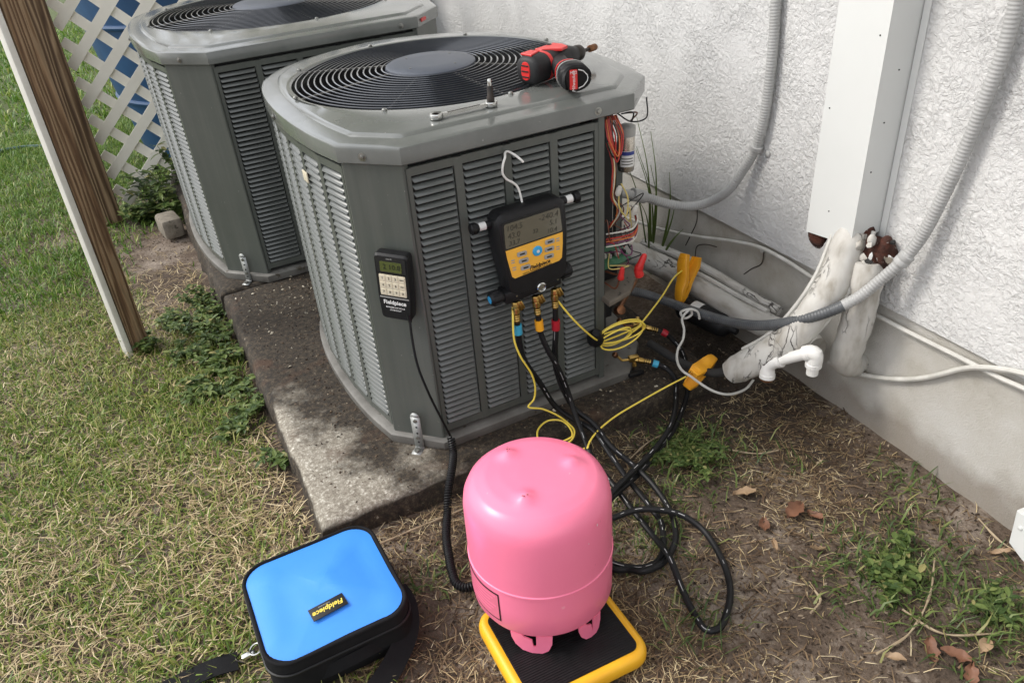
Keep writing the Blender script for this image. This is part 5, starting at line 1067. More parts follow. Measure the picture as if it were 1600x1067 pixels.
lm = Matrix.Translation((-.004, -.052, .1003))@Matrix.Rotation(R(186), 4, 'Z')
b = MB(); b.box((0, 0, 0), (.062, .027, .0016), ch=.0004); lab = b.build('label', 'black', bag); lab.matrix_local = lm@Matrix.Rotation(R(-2), 4, 'X')
text_mesh('brand_mark', 'Fieldpiece', .0135, 'yellowc', lab, Matrix.Translation((0, .001, .0009)), shear=.25, bold=.0003)
text_mesh('small_print', 'Instruments', .0042, 'keyg', lab, Matrix.Translation((.004, -.008, .0009)))
# carry handle on the near side, D-rings, shoulder strap in two runs
def ribbon(pts, wd, nm, m, par, up=(0, 0, 1), th=.0022):
    path = spline(pts, .008); b = MB(); rows = []
    for i, p in enumerate(path):
        t = (path[min(i+1, len(path)-1)]-path[max(i-1, 0)]).normalized(); s_ = t.cross(Vector(up)); s_ = s_.normalized() if s_.length > .05 else Vector((1, 0, 0)); n2 = s_.cross(t)
        rows.append([p+s_*wd/2, p-s_*wd/2, p-s_*wd/2+n2*th, p+s_*wd/2+n2*th])
    b.loops(rows, True, True); return b.build(nm, m, par, smooth=40)
ribbon([(-.06, -.112, .030), (-.035, -.122, .040), (0, -.126, .046), (.04, -.123, .045), (.07, -.113, .035)], .022, 'carry_handle', 'nylon', bag, up=(0, -1, .35))
ribbon([(.119, -.03, .050), (.123, -.062, .046), (.110, -.105, .034), (.070, -.145, .020), (.01, -.185, .014), (-.05, -.215, .012), (-.12, -.24, .012)], .038, 'shoulder_strap', 'nylon', bag, up=(.25, -.5, 1))
ribbon([(-.166, -.004, .016), (-.20, .000, .020), (-.25, .004, .016), (-.33, .0, .014)], .038, 'shoulder_strap', 'nylon', bag)
for p, d in (((-.133, -.006, .028), (-.2, 0, 1)), ((.121, -.02, .055), (1, 0, .2))):
    c = Vector(p); a = Vector(d).normalized(); u = a.orthogonal().normalized(); v = a.cross(u); b = MB()
    b.tube([c+u*(.011*math.cos(t))+v*(.011*math.sin(t)) for t in np.linspace(0, 2*math.pi, 18, endpoint=False)], .0018, 6, closed=True); b.build('d_ring', 'steel', bag)
b = MB(); b.box((-.147, -.005, .020), (.024, .010, .008), Matrix.Rotation(R(4), 3, 'Z'), ch=.002); b.build('snap_hook', 'steel', bag)
b = MB(); b.tube(spline([(-.158, -.014, .018), (-.168, -.004, .022), (-.158, .010, .018)], .003), .0014, 6); b.build('hook_gate', 'blacksteel', bag)

# ================================================================== CORDLESS DRIVER ON THE LID
LZ = .6685
dX = Vector((.138, .048, 0)).normalized(); dZ = Vector((0, 0, 1)); dY = dZ.cross(dX)          # dY points away from the handle
drl = empty('cordless_driver', mtx=Matrix.Translation(F((.080, -.258, LZ)))@(RF@Matrix((dX, dY, dZ)).transposed()).to_4x4()@Matrix.Scale(1.06, 4), label='red and black cordless driver lying on its side on the front lid', cat='drill')
AZ = .0275
def sect(x, ry, rz, yo=0, zo=0, n=20, p=2.6):
    out = []
    for i in range(n):
        a = 2*math.pi*i/n; c, s_ = math.cos(a), math.sin(a)
        out.append(Vector((x, yo+ry*math.copysign(abs(c)**(2/p), c), AZ+zo+rz*math.copysign(abs(s_)**(2/p), s_))))
    return out
def bar(rows, nm, m, par=drl, sm=45): b = MB(); b.loops([sect(*r) for r in rows], True, True); return b.build(nm, m, par, smooth=sm)
bar([(0, .020, .019), (.004, .026, .024), (.012, .029, .0265), (.040, .029, .0265)], 'motor_housing', 'greyrub')
bar([(-.0016, .010, .016), (.0006, .011, .017)], 'rear_vent', 'redp')
for k in range(3): b = MB(); b.box((-.002, 0, AZ-.010+.010*k), (.002, .016, .0022)); b.build('vent_slot', 'black', drl, smooth=0)
bar([(.0401, .0292, .0268), (.048, .0294, .027)], 'red_stripe', 'redp')
bar([(.0481, .0285, .0262), (.085, .0275, .0255), (.104, .026, .0245)], 'body_shell', 'greyrub')
b = MB(); b.prism([(.008, -.008), (.010, .020), (.038, .020), (.039, .0)], .004, (0, .0, AZ+.0245), bev=.001); b.build('red_inlay', 'redp', drl)
b = MB(); b.prism([(.050, .020), (.104, .020), (.106, .000), (.096, -.022), (.074, -.026), (.062, -.006), (.050, .004)], .005, (0, 0, AZ+.0228), bev=.001); inl = b.build('red_inlay', 'redp', drl)
b = MB(); b.prism([(.050, .021), (.102, .022), (.102, .030), (.050, .031)], .018, (0, -.0025, AZ-.002), bev=.0015); tp = b.build('red_top', 'redp', drl)
text_mesh('script_mark', 'Milwaukee', .011, 'white', tp, mtx((.076, .0287, AZ+.007), (1, 0, 0), (0, 0, 1), (0, 1, 0)), shear=.2, ext=.0006)
b = MB(); b.lathe([(.006, 0), (.006, .003), (.004, .004)], 12, (.088, .018, AZ+.025)); b.build('direction_switch', 'black', drl)
bar([(.1041, .0245, .024), (.118, .0235, .0225), (.132, .018, .0175), (.140, .0165, .016)], 'gear_case', 'plastic')
bar([(.140, .0135, .0135, 0, 0, 20, 2), (.146, .0155, .0155, 0, 0, 20, 2), (.158, .0150, .0150, 0, 0, 20, 2), (.166, .010, .010, 0, 0, 20, 2)], 'chuck', 'blacksteel')
b = MB(); b.tube([Vector((.164, 0, AZ)), Vector((.190, 0, AZ))], .0038, 6); b.build('bit_shank', 'blacksteel', drl)
b = MB(); b.lathe([(.0055, 0), (.0068, .002), (.0068, .020), (.0058, .022)], 14, (.188, 0, AZ), (1, 0, 0)); b.build('socket_bit', 'copper', drl)
# handle, lying flat: axis in the lid plane
hd = (Vector((.118, -.410, 0))-Vector((.158, -.240, 0))).normalized(); hd = Vector((hd.dot(dX), hd.dot(dY), 0)).normalized(); hs_ = Vector((-hd.y, hd.x, 0)); h0 = Vector((.074, -.010, AZ))
def hsect(d, rs, rz, n=20, p=2.4, tri=0):
    out = []
    for i in range(n):
        a = 2*math.pi*i/n; c, s_ = math.cos(a), math.sin(a); k = 1-tri*max(0, c)*.0
        x = rs*math.copysign(abs(c)**(2/p), c); z = rz*math.copysign(abs(s_)**(2/p), s_)*(1-tri*(c*.5+.5)); out.append(h0+hd*d+hs_*x+Vector((0, 0, z)))
    return out
def hbar(rows, nm, m, par=drl, sm=50): b = MB(); b.loops([hsect(*r) for r in rows], True, True); return b.build(nm, m, par, smooth=sm)
hbar([(.0, .022, .019), (.020, .0195, .0175), (.045, .0185, .017), (.070, .0205, .018)], 'grip', 'greyrub')
b = MB(); c = h0+hd*.026+hs_*.020; b.box(c, (.012, .024, .012), Matrix((hs_, hd, Vector((0, 0, 1)))).transposed(), ch=.003); b.build('trigger', 'redp', drl)
hbar([(.0701, .0215, .0195), (.074, .0245, .0225), (.080, .0252, .0230)], 'red_collar', 'redp')
hbar([(.0801, .0245, .0225), (.088, .0268, .0243), (.112, .0280, .0252, 24, 2.4, .12), (.126, .0275, .0250, 24, 2.4, .18), (.131, .0245, .0220, 24, 2.4, .2)], 'battery_pack', 'plastic')
hbar([(.094, .0283, .0257, 24, 2.4, .05), (.097, .0286, .0258, 24, 2.4, .06)], 'grey_band', 'keyg')
em = mtx(h0+hd*.1313, hs_, Vector((0, 0, 1)), hd)
b = MB(); b.prism(rounded([(-.015, -.017), (-.001, -.017), (-.001, .017), (-.015, .017)], .002), .0012); lg = b.build('battery_label', 'redp', drl); lg.matrix_local = em
text_mesh('script_mark', 'Milwaukee', .0085, 'white', lg, mtx((-.008, -.003, .0014), (0, 1, 0), (-1, 0, 0), (0, 0, 1)), shear=.2); text_mesh('script_mark', 'M12', .007, 'white', lg, mtx((-.008, .012, .0014), (1, 0, 0), (0, 1, 0), (0, 0, 1)))
b = MB(); b.tube([em@Vector(q) for q in ((.001, .016, .001), (.010, .013, .001), (.0175, .005, .001), (.0185, 0, .001), (.0175, -.005, .001), (.010, -.013, .001), (.001, -.016, .001))], .0009, 6); b.build('label_outline', 'white', drl)

# ================================================================== RATCHET WRENCH ON THE LID
wr = empty('ratchet_wrench', mtx=Fm((-.145, -.326, LZ-.0015)), label='chrome ratcheting wrench with an upright black socket, lying near the lid edge', cat='wrench')
Lw = .112
def head(x, r, nm): 
    b = MB(); n = 28
    ro = lambda rad, z: [(x+rad*math.cos(2*math.pi*i/n), rad*math.sin(2*math.pi*i/n), z) for i in range(n)]
    b.loops([ro(r*.62, .001), ro(r*.95, .0005), ro(r, .002), ro(r, .008), ro(r*.95, .0095), ro(r*.62, .009), ro(r*.62, .001)]); o = b.build(nm, 'steel', wr, smooth=40)
    q = MB(); q.loops([ro(r*.62, .002), ro(r*.42, .002), ro(r*.42, .0086), ro(r*.62, .0086)]); q.build('ratchet_ring', 'blacksteel', o); return o
head(0, .0125, 'ring_end'); head(Lw, .0120, 'ring_end')
b = MB(); b.loops([[(.0115, -.0055, .002), (.0115, .0055, .002), (.0115, .0055, .008), (.0115, -.0055, .008)], [(.024, -.0042, .0025), (.024, .0042, .0025), (.024, .0042, .0075), (.024, -.0042, .0075)], [(Lw-.022, -.0042, .0025), (Lw-.022, .0042, .0025), (Lw-.022, .0042, .0075), (Lw-.022, -.0042, .0075)], [(Lw-.011, -.0055, .002), (Lw-.011, .0055, .002), (Lw-.011, .0055, .008), (Lw-.011, -.0055, .008)]], True, True); b.build('shaft', 'steel', wr, smooth=20)
b = MB(); b.box((Lw/2, 0, .0076), (.066, .0034, .0006)); b.build('shaft_recess', 'blacksteel', wr, smooth=0)
b = MB(); b.lathe([(.0068, .002), (.0072, .010), (.0072, .018), (.0058, .020), (.0056, .036), (.0045, .038)], 14, (Lw, 0, 0)); sk = b.build('socket', 'blacksteel', wr)
b = MB(); b.lathe([(.0040, .037), (.0042, .040), (.0042, .047), (.003, .050)], 10, (Lw, 0, 0)); b.build('hex_tip', 'steel', sk)

# ================================================================== FENCE, POSTS, TUB
fp = empty('fence_post', (-1.535, .81, 0), label='brown timber post edged with a white board, nearest on the left', cat='post'); oo = (-1.535, .81, 0)
b = MB(); b.box((-1.529, .820, 1.15), (.052, .046, 2.3), Matrix.Rotation(R(30), 3, 'Z'), ch=.003); b.build('timber', 'wood', fp, org=oo)
b = MB(); b.box((-1.529-.866*.0385+.5*.008, .820-.5*.0385-.866*.008, 1.15), (.016, .030, 2.302), Matrix.Rotation(R(30), 3, 'Z'), ch=.0015); b.build('white_board', 'whitewood', fp, org=oo)
p4 = empty('fence_post', (-1.655, 2.11, 0), label='thick weathered timber post at the end of the lattice', cat='post')
b = MB(); b.box((0, 0, 1.15), (.098, .092, 2.3), Matrix.Rotation(R(6), 3, 'Z'), ch=.010); b.build('timber', 'wood2', p4)
b = MB(); b.tube(spline([(-.055, -.05, .28), (-.035, -.055, .34), (-.052, -.05, .42), (-.047, -.052, .52)], .02), lambda i: .006+.003*math.sin(i*1.3), 6); b.build('white_paint_drip', 'whitewood', p4)

lf = empty('lattice_fence', (-1.0, 2.17, 0), label='off-white diagonal lattice fence behind the rear unit', cat='fence')
x0, x1, z0, z1 = -1.605, -.46, .055, 1.35; sw = .040; pit = .106
b0 = MB()
def strip(c, direc, layer):
    # clip the line c + t*d to the panel
    d = Vector((direc, 0, 1)).normalized(); ts = []
    tmin, tmax = -9, 9
    for o_, dd, lo, hi in ((c[0], d.x, x0, x1), (c[1], d.z, z0, z1)):
        t1, t2 = (lo-o_)/dd, (hi-o_)/dd
        if t1 > t2: t1, t2 = t2, t1
        tmin, tmax = max(tmin, t1), min(tmax, t2)
    if tmax-tmin < .08: return
    A_ = Vector((c[0], 2.17+layer*.0058, c[1]))+d*tmin; B2 = Vector((c[0], 2.17+layer*.0058, c[1]))+d*tmax; s_ = Vector((d.z, 0, -d.x))*sw/2; n2 = Vector((0, .0026, 0))
    b = MB(); b.loops([[A_+s_+n2, A_+s_-n2, A_-s_-n2, A_-s_+n2], [B2+s_+n2, B2+s_-n2, B2-s_-n2, B2-s_+n2]], True, True); b.build('lattice_strip', 'lattice', lf, smooth=0, org=(-1.0, 2.17, 0))
for k in range(-14, 36):
    strip((x0+k*pit*1.414+.03, z0), 1, -1); strip((x0+k*pit*1.414+.07, z0), -1, 1)
tub = empty('water_tub', (-.87, 3.10, 0), label='dark blue tapered plastic tub standing behind the lattice', cat='tub')
b = MB(); b.lathe([(.60, .0), (.615, .02), (.715, .60), (.775, 1.02), (.80, 1.03), (.80, 1.07), (.77, 1.08), (.75, 1.04), (.60, .1)], 64); b.build('shell', 'bluetub', tub, smooth=40)
for z_, r_ in ((.35, .672), (.70, .730)):
    b = MB(); b.tube([Vector((r_*math.cos(a), r_*math.sin(a), z_)) for a in np.linspace(0, 2*math.pi, 64, endpoint=False)], .012, 8, closed=True); b.build('rib', 'bluetub', tub)
# garden hose in the far grass
gh = [(-2.75, 3.9, .02), (-2.45, 3.75, .025), (-2.2, 3.78, .02), (-2.0, 3.70, .02), (-1.85, 3.8, .02)]
b = MB(); b.tube(spline(gh, .03), .011, 8); M['ghose'] = mat('garden_hose', (.015, .07, .045, 1), rough=.4); o = b.build('garden_hose', 'ghose', None, org=gh[0]); o.location = gh[0]; tag(o, 'dark green garden hose lying in the far grass', 'hose')

# ================================================================== VEGETATION
def in_slab(x, y):
    fx = x-FO.x; fy = y-FO.y; u = fx*.9969+fy*.0785; v = -fx*.0785+fy*.9969
    return (u > -.575-.02*(v > .64)) & (u < .45) & (v > -.495) & (v < 1.96)
def pixel_rows(n, box, seed):
    r = np.random.default_rng(seed); return r.uniform(box[0], box[1], n), r.uniform(box[2], box[3], n), r
def blades(name, xs, ys, r, ln, wd, lean, mat_, label, curl=.5, z0=0.0):
    n = len(xs); az = r.uniform(0, 2*np.pi, n); L_ = ln[0]+(ln[1]-ln[0])*r.random(n)**1.3; W2 = (wd[0]+(wd[1]-wd[0])*r.random(n))/2
    th = lean[0]+(lean[1]-lean[0])*r.random(n)           # angle from vertical at the base
    dx, dy = np.cos(az), np.sin(az); px, py = -dy, dx
    z = ground_z(xs, ys)+z0*r.random(n)-.003
    th2 = np.minimum(th+curl*(.3+.9*r.random(n)), 1.75)
    mx_, mz = L_*.55*np.sin(th), L_*.55*np.cos(th); tx, tz = mx_+L_*.45*np.sin(th2), mz+L_*.45*np.cos(th2)
    tz = np.maximum(tz, .002); B = np.stack([xs, ys, z], -1); S = np.stack([px*W2, py*W2, np.zeros(n)], -1)
    bend = r.uniform(-.25, .25, n)*L_
    Md = B+np.stack([dx*mx_, dy*mx_, mz], -1); Tp = B+np.stack([dx*tx+px*bend, dy*tx+py*bend, tz], -1)
    co = np.stack([B-S, B+S, Md+S*.85, Md-S*.85, Tp], 1).reshape(-1, 3)
    base = np.arange(n)*5; quad = np.stack([base, base+1, base+2, base+3], -1); tri = np.stack([base+3, base+2, base+4], -1)
    loops = np.concatenate([quad, tri], 1).ravel(); me = bpy.data.meshes.new(name)
    me.vertices.add(len(co)); me.vertices.foreach_set('co', co.astype(np.float32).ravel()); me.loops.add(len(loops)); me.loops.foreach_set('vertex_index', loops.astype(np.int32))
    st = np.stack([np.arange(n)*7, np.arange(n)*7+4], -1).ravel(); me.polygons.add(2*n); me.polygons.foreach_set('loop_start', st.astype(np.int32)); me.update(calc_edges=True); me.validate()
    me.materials.append(M[mat_]); o = bpy.data.objects.new(name, me); C.objects.link(o); tag(o, label, None, None, 'stuff'); return o
def blob_mask(x, y, spots):
    m = np.zeros_like(x)
    for (cx, cy, rx, ry, k) in spots: m = np.maximum(m, k*np.exp(-(((x-cx)/rx)**2+((y-cy)/ry)**2)))
    return m
# where green grows: lawn on the left, patches on the right
RIGHT_GREEN = [(-.37, -.35, .085, .075, 1), (-.46, -.45, .07, .07, .35), (-.24, -.80, .10, .085, 1), (-.17, -.93, .10, .07, .9), (-.30, -.76, .06, .05, .6), (-.57, -.50, .07, .09, .45), (-.20, -.48, .03, .03, .35), (-.80, -.44, .09, .05, .3), (-.05, -.64, .04, .05, .5), (-1.02, -.42, .06, .05, .35), (-.12, -.70, .05, .05, .4), (-.62, -.72, .06, .05, .35), (-.05, -1.0, .08, .1, .6)]
def green_density(x, y):
    left = 1/(1+np.exp((x+1.22+.05*fbm(x, y, 21, 3, 8.))/.035))
    patch = np.clip(.80+.5*fbm(x, y, 31, 4, 6.0), .15, 1)
    bare = blob_mask(x, y, [(-1.40, 1.62, .17, .55, .97), (-1.44, 1.55, .22, .5, 1.0), (-1.42, 1.25, .16, .35, 1.0), (-1.23, -.05, .10, .22, .75), (-1.27, .28, .05, .2, .5), (-1.52, .65, .1, .12, .45), (-1.15, -.62, .2, .12, .4)])
    bare = np.clip(bare*1.4-.15, 0, 1)
    right = blob_mask(x, y, RIGHT_GREEN)
    return np.clip(left*patch*(1-bare), 0, 1)+(x > -1.2)*right*.9
def straw_density(x, y):
    left = (x < -1.15)*np.clip(.40-.5*fbm(x, y, 31, 4, 6.0), .06, 1)*np.clip(1.0-.55*np.clip(y-.1, 0, 4), .16, 1)
    right = (x >= -1.2)*np.clip(.42+.55*fbm(x, y, 41, 4, 5.0), .05, 1)
    pale = blob_mask(x, y, [(-.42, -.48, .07, .10, .9), (-.36, -.62, .07, .08, .75), (-.56, -.68, .05, .10, .85), (-.25, -.22, .26, .13, .92)])
    near = blob_mask(x, y, [(-.95, -.75, .35, .16, .7), (-1.25, -.1, .12, .25, .5), (-.22, -.62, .12, .10, .5)])
    return np.clip((left+right)*(1-pale)+near, 0, 1)
def scatter(n, box, dens, seed):
    x, y, r = pixel_rows(n, box, seed); keep = (r.random(n) < dens(x, y)) & ~in_slab(x, y) & (x < .004); return x[keep], y[keep], r
x, y, r = scatter(80000, (-2.35, -1.1, -.75, 1.3), green_density, 101); blades('lawn_grass', x, y, r, (.014, .050), (.0016, .0042), (.15, 1.3), 'grass', 'short green and yellowing lawn grass left of the pad', .8)
x, y, r = scatter(75000, (-3.4, -1.2, 1.3, 4.2), green_density, 102); blades('lawn_grass', x, y, r, (.025, .065), (.0025, .0055), (.1, 1.1), 'freshgrass', 'lush green lawn grass behind the posts', .8)
x, y, r = scatter(26000, (-5.5, -.2, 4.2, 11), lambda a, b_: np.ones_like(a), 103); blades('lawn_grass', x, y, r, (.04, .10), (.007, .016), (.1, 1.1), 'freshgrass', 'distant lawn beyond the lattice', .8)
x, y, r = scatter(34000, (-1.2, 0.0, -1.15, -.18), lambda a, b_: (a > -1.2)*blob_mask(a, b_, RIGHT_GREEN), 104); blades('weedy_grass', x, y, r, (.012, .062), (.0014, .0046), (.2, 1.4), 'weed', 'small weedy grass patches in the soil by the wall', .7)
x, y, r = scatter(52000, (-2.35, -1.1, -.75, 1.6), straw_density, 105); blades('dry_straw', x, y, r, (.018, .060), (.0010, .0026), (1.15, 1.55), 'straw', 'dry straw clippings through the lawn', .35, .016)
x, y, r = scatter(46000, (-1.25, 0.0, -1.15, -.22), straw_density, 106); n_ = len(x)//2
blades('dry_straw', x[:n_], y[:n_], r, (.006, .042), (.0006, .0018), (1.2, 1.56), 'straw', 'fine dry straw scattered on the soil by the wall', .3, .007)
blades('dry_straw', x[n_:], y[n_:], r, (.010, .060), (.0008, .0032), (1.25, 1.56), 'litterbrown', 'brown dead grass matted on the soil by the wall', .4, .006)
def crumbs(name, n, box, dens, seed, size, mat_, label, zf=None, keepslab=False):
    x_, y_, r_ = pixel_rows(n, box, seed); k_ = (r_.random(n) < dens(x_, y_)) & (x_ < .0)
    if not keepslab: k_ &= ~in_slab(x_, y_)
    x_, y_ = x_[k_], y_[k_]; n = len(x_); z_ = ground_z(x_, y_) if zf is None else zf(x_, y_); sz = size[0]+(size[1]-size[0])*r_.random(n)**2.5
    ax = r_.normal(size=(n, 3)); ax[:, 2] *= .45; bx = r_.normal(size=(n, 3)); bx[:, 2] *= .45
    ax /= np.linalg.norm(ax, axis=1)[:, None]; bx /= np.linalg.norm(bx, axis=1)[:, None]; P_ = np.stack([x_, y_, z_+sz*.25], -1); S_ = sz[:, None]
    up_ = np.zeros((n, 3)); up_[:, 2] = 1
    co = np.stack([P_+ax*S_, P_+bx*S_*.7, P_-ax*S_*.8, P_-bx*S_*.6, P_+up_*S_*.55], 1).reshape(-1, 3); base = np.arange(n)*5
    tr = np.concatenate([np.stack([base+a_, base+b_, base+4], -1) for a_, b_ in ((0, 1), (1, 2), (2, 3), (3, 0))], 0); me = bpy.data.meshes.new(name)
    me.vertices.add(len(co)); me.vertices.foreach_set('co', co.astype(np.float32).ravel()); me.loops.add(tr.size); me.loops.foreach_set('vertex_index', tr.ravel().astype(np.int32)); me.polygons.add(len(tr)); me.polygons.foreach_set('loop_start', np.arange(0, tr.size, 3, dtype=np.int32)); me.update(calc_edges=True); me.validate()
    me.materials.append(M[mat_]); o = bpy.data.objects.new(name, me); C.objects.link(o); tag(o, label, None, None, 'stuff'); return o
crumbs('soil_crumbs', 30000, (-1.25, 0, -1.15, .1), lambda a, b_: np.ones_like(a), 201, (.0010, .0065), 'crumb', 'loose soil crumbs and litter on the bare ground')
crumbs('soil_crumbs', 16000, (-2.3, -1.15, -.75, 2.2), lambda a, b_: np.full_like(a, .8), 202, (.0012, .006), 'crumb', 'loose soil crumbs between the lawn grass')
def slab_z(a, b_):
    fx = a-FO.x; fy = b_-FO.y; u = fx*.9969+fy*.0785; v = -fx*.0785+fy*.9969
    return FO.z+.0196*u+.0404*v-.0272
def slab_uv(a, b_):
    fx = a-FO.x; fy = b_-FO.y; return fx*.9969+fy*.0785, -fx*.0785+fy*.9969
def on_pad(a, b_):
    u, v = slab_uv(a, b_); return (u > -.54) & (u < .42) & (v > -.47) & (v < .63)
crumbs('pad_debris', 26000, (-1.30, -.15, -.3, .95), lambda a, b_: on_pad(a, b_)*np.clip(blob_mask(a, b_, [(-1.0, .75, .3, .3, .5), (-1.02, .3, .10, .4, .55), (-.95, -.02, .10, .10, .45), (-.60, -.16, .35, .05, .7), (-.30, -.05, .15, .2, .9)]), 0, 1), 203, (.0010, .0052), 'crumb', 'dark leaf litter and grit lying on the front pad', slab_z, True)
crumbs('pad_debris', 3000, (-1.30, -.15, -.3, .95), lambda a, b_: on_pad(a, b_)*np.clip(blob_mask(a, b_, [(-1.12, .72, .14, .12, .9), (-1.05, .80, .2, .1, .7), (-1.15, .45, .06, .1, .25), (-.45, -.13, .15, .05, .5), (-.95, -.02, .2, .2, .06)]), 0, 1), 204, (.0020, .0075), 'paleflake', 'pale flakes scattered on the dark part of the front pad', slab_z, True)
x, y, r = scatter(12000, (-2.4, -1.2, 1.2, 3.2), straw_density, 107); blades('dry_straw', x, y, r, (.02, .07), (.0014, .003), (1.1, 1.55), 'straw', 'dry straw on the bare patch by the posts', .35, .01)
x, y, r = scatter(3500, (-.62, -.0, -.30, .25), lambda a, b_: np.full_like(a, .6)*(b_ < -.2), 108); blades('dry_straw', x, y, r, (.012, .04), (.0010, .0024), (1.2, 1.55), 'straw', 'dry straw along the foot of the foundation', .3, .005)

LEAF = [(0, 0), (.30, .20), (.45, .50), (.32, .80), (0, 1.0), (-.32, .80), (-.45, .50), (-.30, .20)]
def leaf_geo(mb, base, direc, up, ln, wd, fold=.25, droop=.3):
    d = Vector(direc).normalized(); u = Vector(up); u = (u-d*u.dot(d)).normalized(); s_ = d.cross(u); vs = []
    for x_, y_ in LEAF: vs.append(Vector(base)+d*(ln*y_)+s_*(wd*x_)+u*(abs(x_)*wd*fold-droop*ln*y_*y_))
    mid = [Vector(base)+d*(ln*t)+u*(-droop*ln*t*t) for t in (.5,)]
    vs += mid; mb.add(vs, [(0, 1, 8), (1, 2, 8), (2, 3, 8), (3, 4, 8), (4, 5, 8), (5, 6, 8), (6, 7, 8), (7, 0, 8)])
def weed(label, x_, y_, h, spread, nst, leaf, seed, group):
    r = random.Random(seed); z_ = float(ground_z(np.array([x_]), np.array([y_]))[0]); root = empty('weed_plant', (x_, y_, z_), label=label, cat='plant', group=group); fo = MB(); st = MB()
    for k in range(nst):
        a = r.uniform(0, 6.28); tip = Vector((math.cos(a)*spread*r.uniform(.3, 1), math.sin(a)*spread*r.uniform(.3, 1), h*r.uniform(.45, 1))); mid = tip*.5+Vector((r.uniform(-.01, .01), r.uniform(-.01, .01), h*.12))
        path = spline([(0, 0, 0), mid, tip], max(.008, h*.08)); st.tube(path, .0011, 5)
        for i, p in enumerate(path):
            if i < 1: continue
            for q in range(2 if i < len(path)-1 else 4):
                an = r.uniform(0, 6.28); leaf_geo(fo, p, (math.cos(an), math.sin(an), r.uniform(-.1, .6)), (0, 0, 1), leaf*r.uniform(.5, 1.25), leaf*r.uniform(.35, .75), r.uniform(.05, .3), r.uniform(.1, .5))
    st.build('stem', 'weed', root); f_ = fo.build('foliage', 'weed', root, smooth=0); f_['kind'] = 'stuff'; return root
WL = [(-1.30, .93, .07, .09), (-1.37, .86, .06, .10), (-1.30, .74, .05, .09), (-1.40, .70, .045, .09), (-1.26, .60, .05, .07), (-1.34, .55, .045, .09), (-1.29, .42, .045, .08), (-1.25, .30, .04, .06), (-1.30, .22, .035, .06), (-1.44, .92, .05, .08), (-1.38, .45, .035, .07), (-1.21, .06, .035, .045), (-1.50, .80, .06, .06), (-1.33, 1.03, .06, .07)]
for k, (x_, y_, h, s_) in enumerate(WL): weed('leafy green weed in the patch along the left edge of the front pad', x_, y_, h, s_, 11, .022, 300+k, 'weeds along the left edge of the pad')
for k, (x_, y_, h, s_) in enumerate([(-1.36, 2.0, .26, .14), (-1.30, 2.05, .34, .13), (-1.46, 2.07, .18, .12), (-1.50, 2.0, .10, .10), (-1.33, 1.88, .14, .10), (-1.25, 2.1, .30, .1)]): weed('tall leafy weed crowded between the lattice and the rear unit', x_, y_, h, s_, 9, .042, 330+k, 'tall weeds by the lattice')
for k, (x_, y_, h, s_) in enumerate([(-.375, -.345, .030, .055), (-.345, -.385, .03, .05), (-.41, -.315, .03, .045), (-.40, -.40, .025, .05), (-.36, -.30, .03, .04)]): None
weed('low bright green clover clump on the soil just right of the hoses', -.375, -.35, .030, .10, 34, .013, 350, None)
for k, (x_, y_, h, s_, lb) in enumerate([(-.215, -.785, .035, .075, 'broadest low weed in the lower right green patch, nearest the wall'), (-.275, -.815, .026, .055, 'small low weed at the left end of the lower right green patch'), (-.165, -.925, .035, .06, 'low weed at the lower right, near the bottom edge')]): weed(lb, x_, y_, h, s_, 9, .018, 370+k, 'weeds in the lower right soil')
for k, (x_, y_, l_) in enumerate([(-1.165, -.335, 'single round green leaf against the far corner of the bag'), (-1.21, -.30, 'small round green leaf just left of the pad corner')]):
    root = empty('ground_leaf', (x_, y_, .01), label=l_, cat='leaf'); fo = MB(); 
    for a in (0.6, 2.6, 4.4): leaf_geo(fo, (0, 0, 0), (math.cos(a), math.sin(a), .35), (0, 0, 1), .032, .030, .1, .3)
    fo.build('leaf', 'weed', root)
# long-bladed grass standing against the wall behind the unit
tg = empty('tall_grass', (-.06, .31, .10), label='long-bladed dark green grass tuft standing between the unit and the wall', cat='plant'); rg = random.Random(8)
for k, (ty, tz, tx) in enumerate(((.46, .52, -.03), (.40, .49, -.02), (.43, .44, -.05), (.30, .40, -.02), (.36, .47, -.09), (.25, .33, -.03), (.33, .36, -.12), (.22, .26, -.02), (.48, .47, -.1), (.38, .40, -.03))):
    p0 = Vector((rg.uniform(-.01, .01), rg.uniform(-.012, .012), 0)); p2 = Vector((tx+.06, ty-.31, tz-.10)); p1 = p0.lerp(p2, .55)+Vector((0, -.03, .05)); path = spline([p0, p1, p2], .012); b = MB(); rows = []
    for i, p in enumerate(path):
        t = i/(len(path)-1); wd = .0048*(1-t**3)+.0003; rows.append([p+Vector((0, wd, .3*wd)), p+Vector((-.0015, 0, 0)), p-Vector((0, wd, .3*wd))])
    b.loops(rows, closed=False); b.build('blade', 'weed', tg)

# dead leaves one can count
def dead_leaf(label, x_, y_, ln, wd, rz_, m, seed, lobes=False):
    r = random.Random(seed); b = MB(); n = 9; rows = []
    for i in range(n):
        t = i/(n-1); hw_ = wd/2*math.sin(math.pi*min(1, t*.92+.06))**.8
        if lobes: hw_ *= .65+.45*abs(math.sin(t*9+seed))
        z_ = .004+.010*math.sin(t*3+seed)*.5+.004; rows.append([(ln*(t-.5), hw_, z_+.006*r.random()), (ln*(t-.5), hw_*.5, z_-.001), (ln*(t-.5), 0, z_-.003), (ln*(t-.5), -hw_*.5, z_-.001), (ln*(t-.5), -hw_, z_+.006*r.random())])
    b.loops(rows, closed=False); o = b.build('dead_leaf', m, None, smooth=60); o.location = (x_, y_, float(ground_z(np.array([x_]), np.array([y_]))[0])+.003); o.rotation_euler = (r.uniform(-.15, .15), r.uniform(-.15, .15), rz_); tag(o, label, 'leaf', 'dead leaves on the soil'); return o
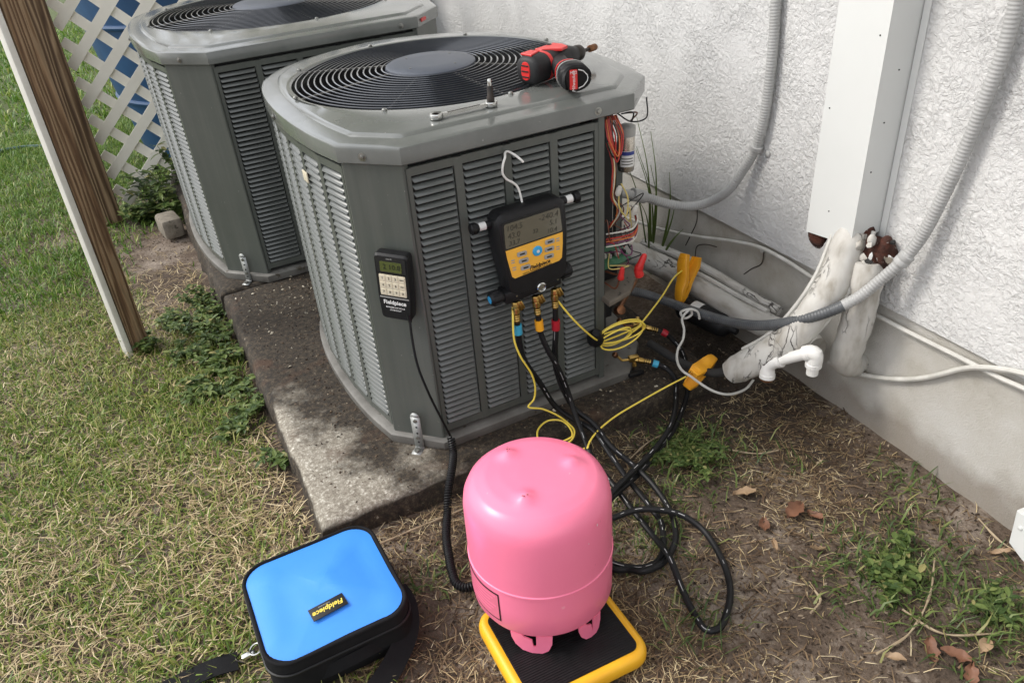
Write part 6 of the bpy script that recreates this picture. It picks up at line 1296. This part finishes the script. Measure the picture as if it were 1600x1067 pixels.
DL = [('large torn reddish leaf on the pale soil below the drain', -.300, -.595, .075, .045, .4, 'rustleaf', True), ('curled tan leaf on pale soil nearest the clover clump', -.353, -.510, .06, .035, 2.8, 'tanleaf', False), ('small rust leaf scrap beside the large torn leaf', -.272, -.622, .045, .03, 1.8, 'rustleaf', True), ('dark rust leaf below the torn leaf, nearest the hose', -.375, -.600, .05, .03, .9, 'rustleaf', False), ('broad brown leaf at the bottom edge among lower right weeds', -.318, -.935, .05, .035, 1.0, 'rustleaf', True), ('reddish leaf tucked under the lower right weeds', -.292, -.960, .055, .035, 2.2, 'rustleaf', True), ('round tan leaf among the lower right weeds', -.241, -.967, .034, .028, .3, 'tanleaf', False), ('pale oval leaf at the bottom, left of the weeds', -.385, -.925, .042, .02, 2.3, 'tanleaf', False), ('pale oval leaf lying against the wall by the metal box', -.052, -.843, .038, .017, 2.4, 'tanleaf', False), ('narrow tan leaf near the foundation above the weeds', -.085, -.735, .034, .014, .2, 'tanleaf', False), ('yellow-tan leaf between the torn leaf and the weeds', -.326, -.690, .036, .015, 2.7, 'tanleaf', False), ('brown leaf at the bottom edge below the weeds', -.303, -.995, .05, .03, .7, 'rustleaf', True), ('small orange leaf near the hose by the pale soil', -.395, -.655, .03, .014, 1.2, 'tanleaf', False)]
for k, (lb, x_, y_, ln, wd, rz_, m, lo) in enumerate(DL): dead_leaf(lb, x_, y_, ln*.8, wd*.72, rz_, m, k, lo)
# dry twigs
for k, (pts, lb) in enumerate((([(-.16, -.80), (-.24, -.86), (-.33, -.90), (-.40, -.905)], 'long dry twig crossing the lower right soil'), ([(-.20, -.96), (-.28, -.92), (-.30, -.86)], 'dry forked twig under the lower right weeds'), ([(-.44, -.80), (-.405, -.785), (-.40, -.765)], 'short pale bent twig left of the lower right weeds'), ([(-1.10, -.30), (-.98, -.285), (-.88, -.275)], 'straight dry stalk lying along the foot of the front pad'), ([(-1.34, .52), (-1.30, .60), (-1.38, .64)], 'forked dry twig in the weeds left of the pad'), ([(-1.24, .20), (-1.22, .08), (-1.23, .0)], 'pale bent stalk by the left edge of the pad'), ([(-.50, -.30), (-.42, -.27), (-.36, -.27)], 'dry stalk on the dark soil right of the pad'), ([(-.02, -.77), (-.03, -.83), (-.02, -.90)], 'dry stalk lying along the foot of the wall'), ([(-.31, -.36), (-.25, -.42), (-.20, -.43)], 'thin dry stalk beyond the clover clump'))):
    P3 = [(x_, y_, float(ground_z(np.array([x_]), np.array([y_]))[0])+.008) for x_, y_ in pts]; b = MB(); b.tube(spline(P3, .01), lambda i: .0019-.0006*math.sin(i), 6); o = b.build('dry_twig', 'twig', None, org=P3[0]); o.location = P3[0]; tag(o, lb, 'twig', 'dry twigs')
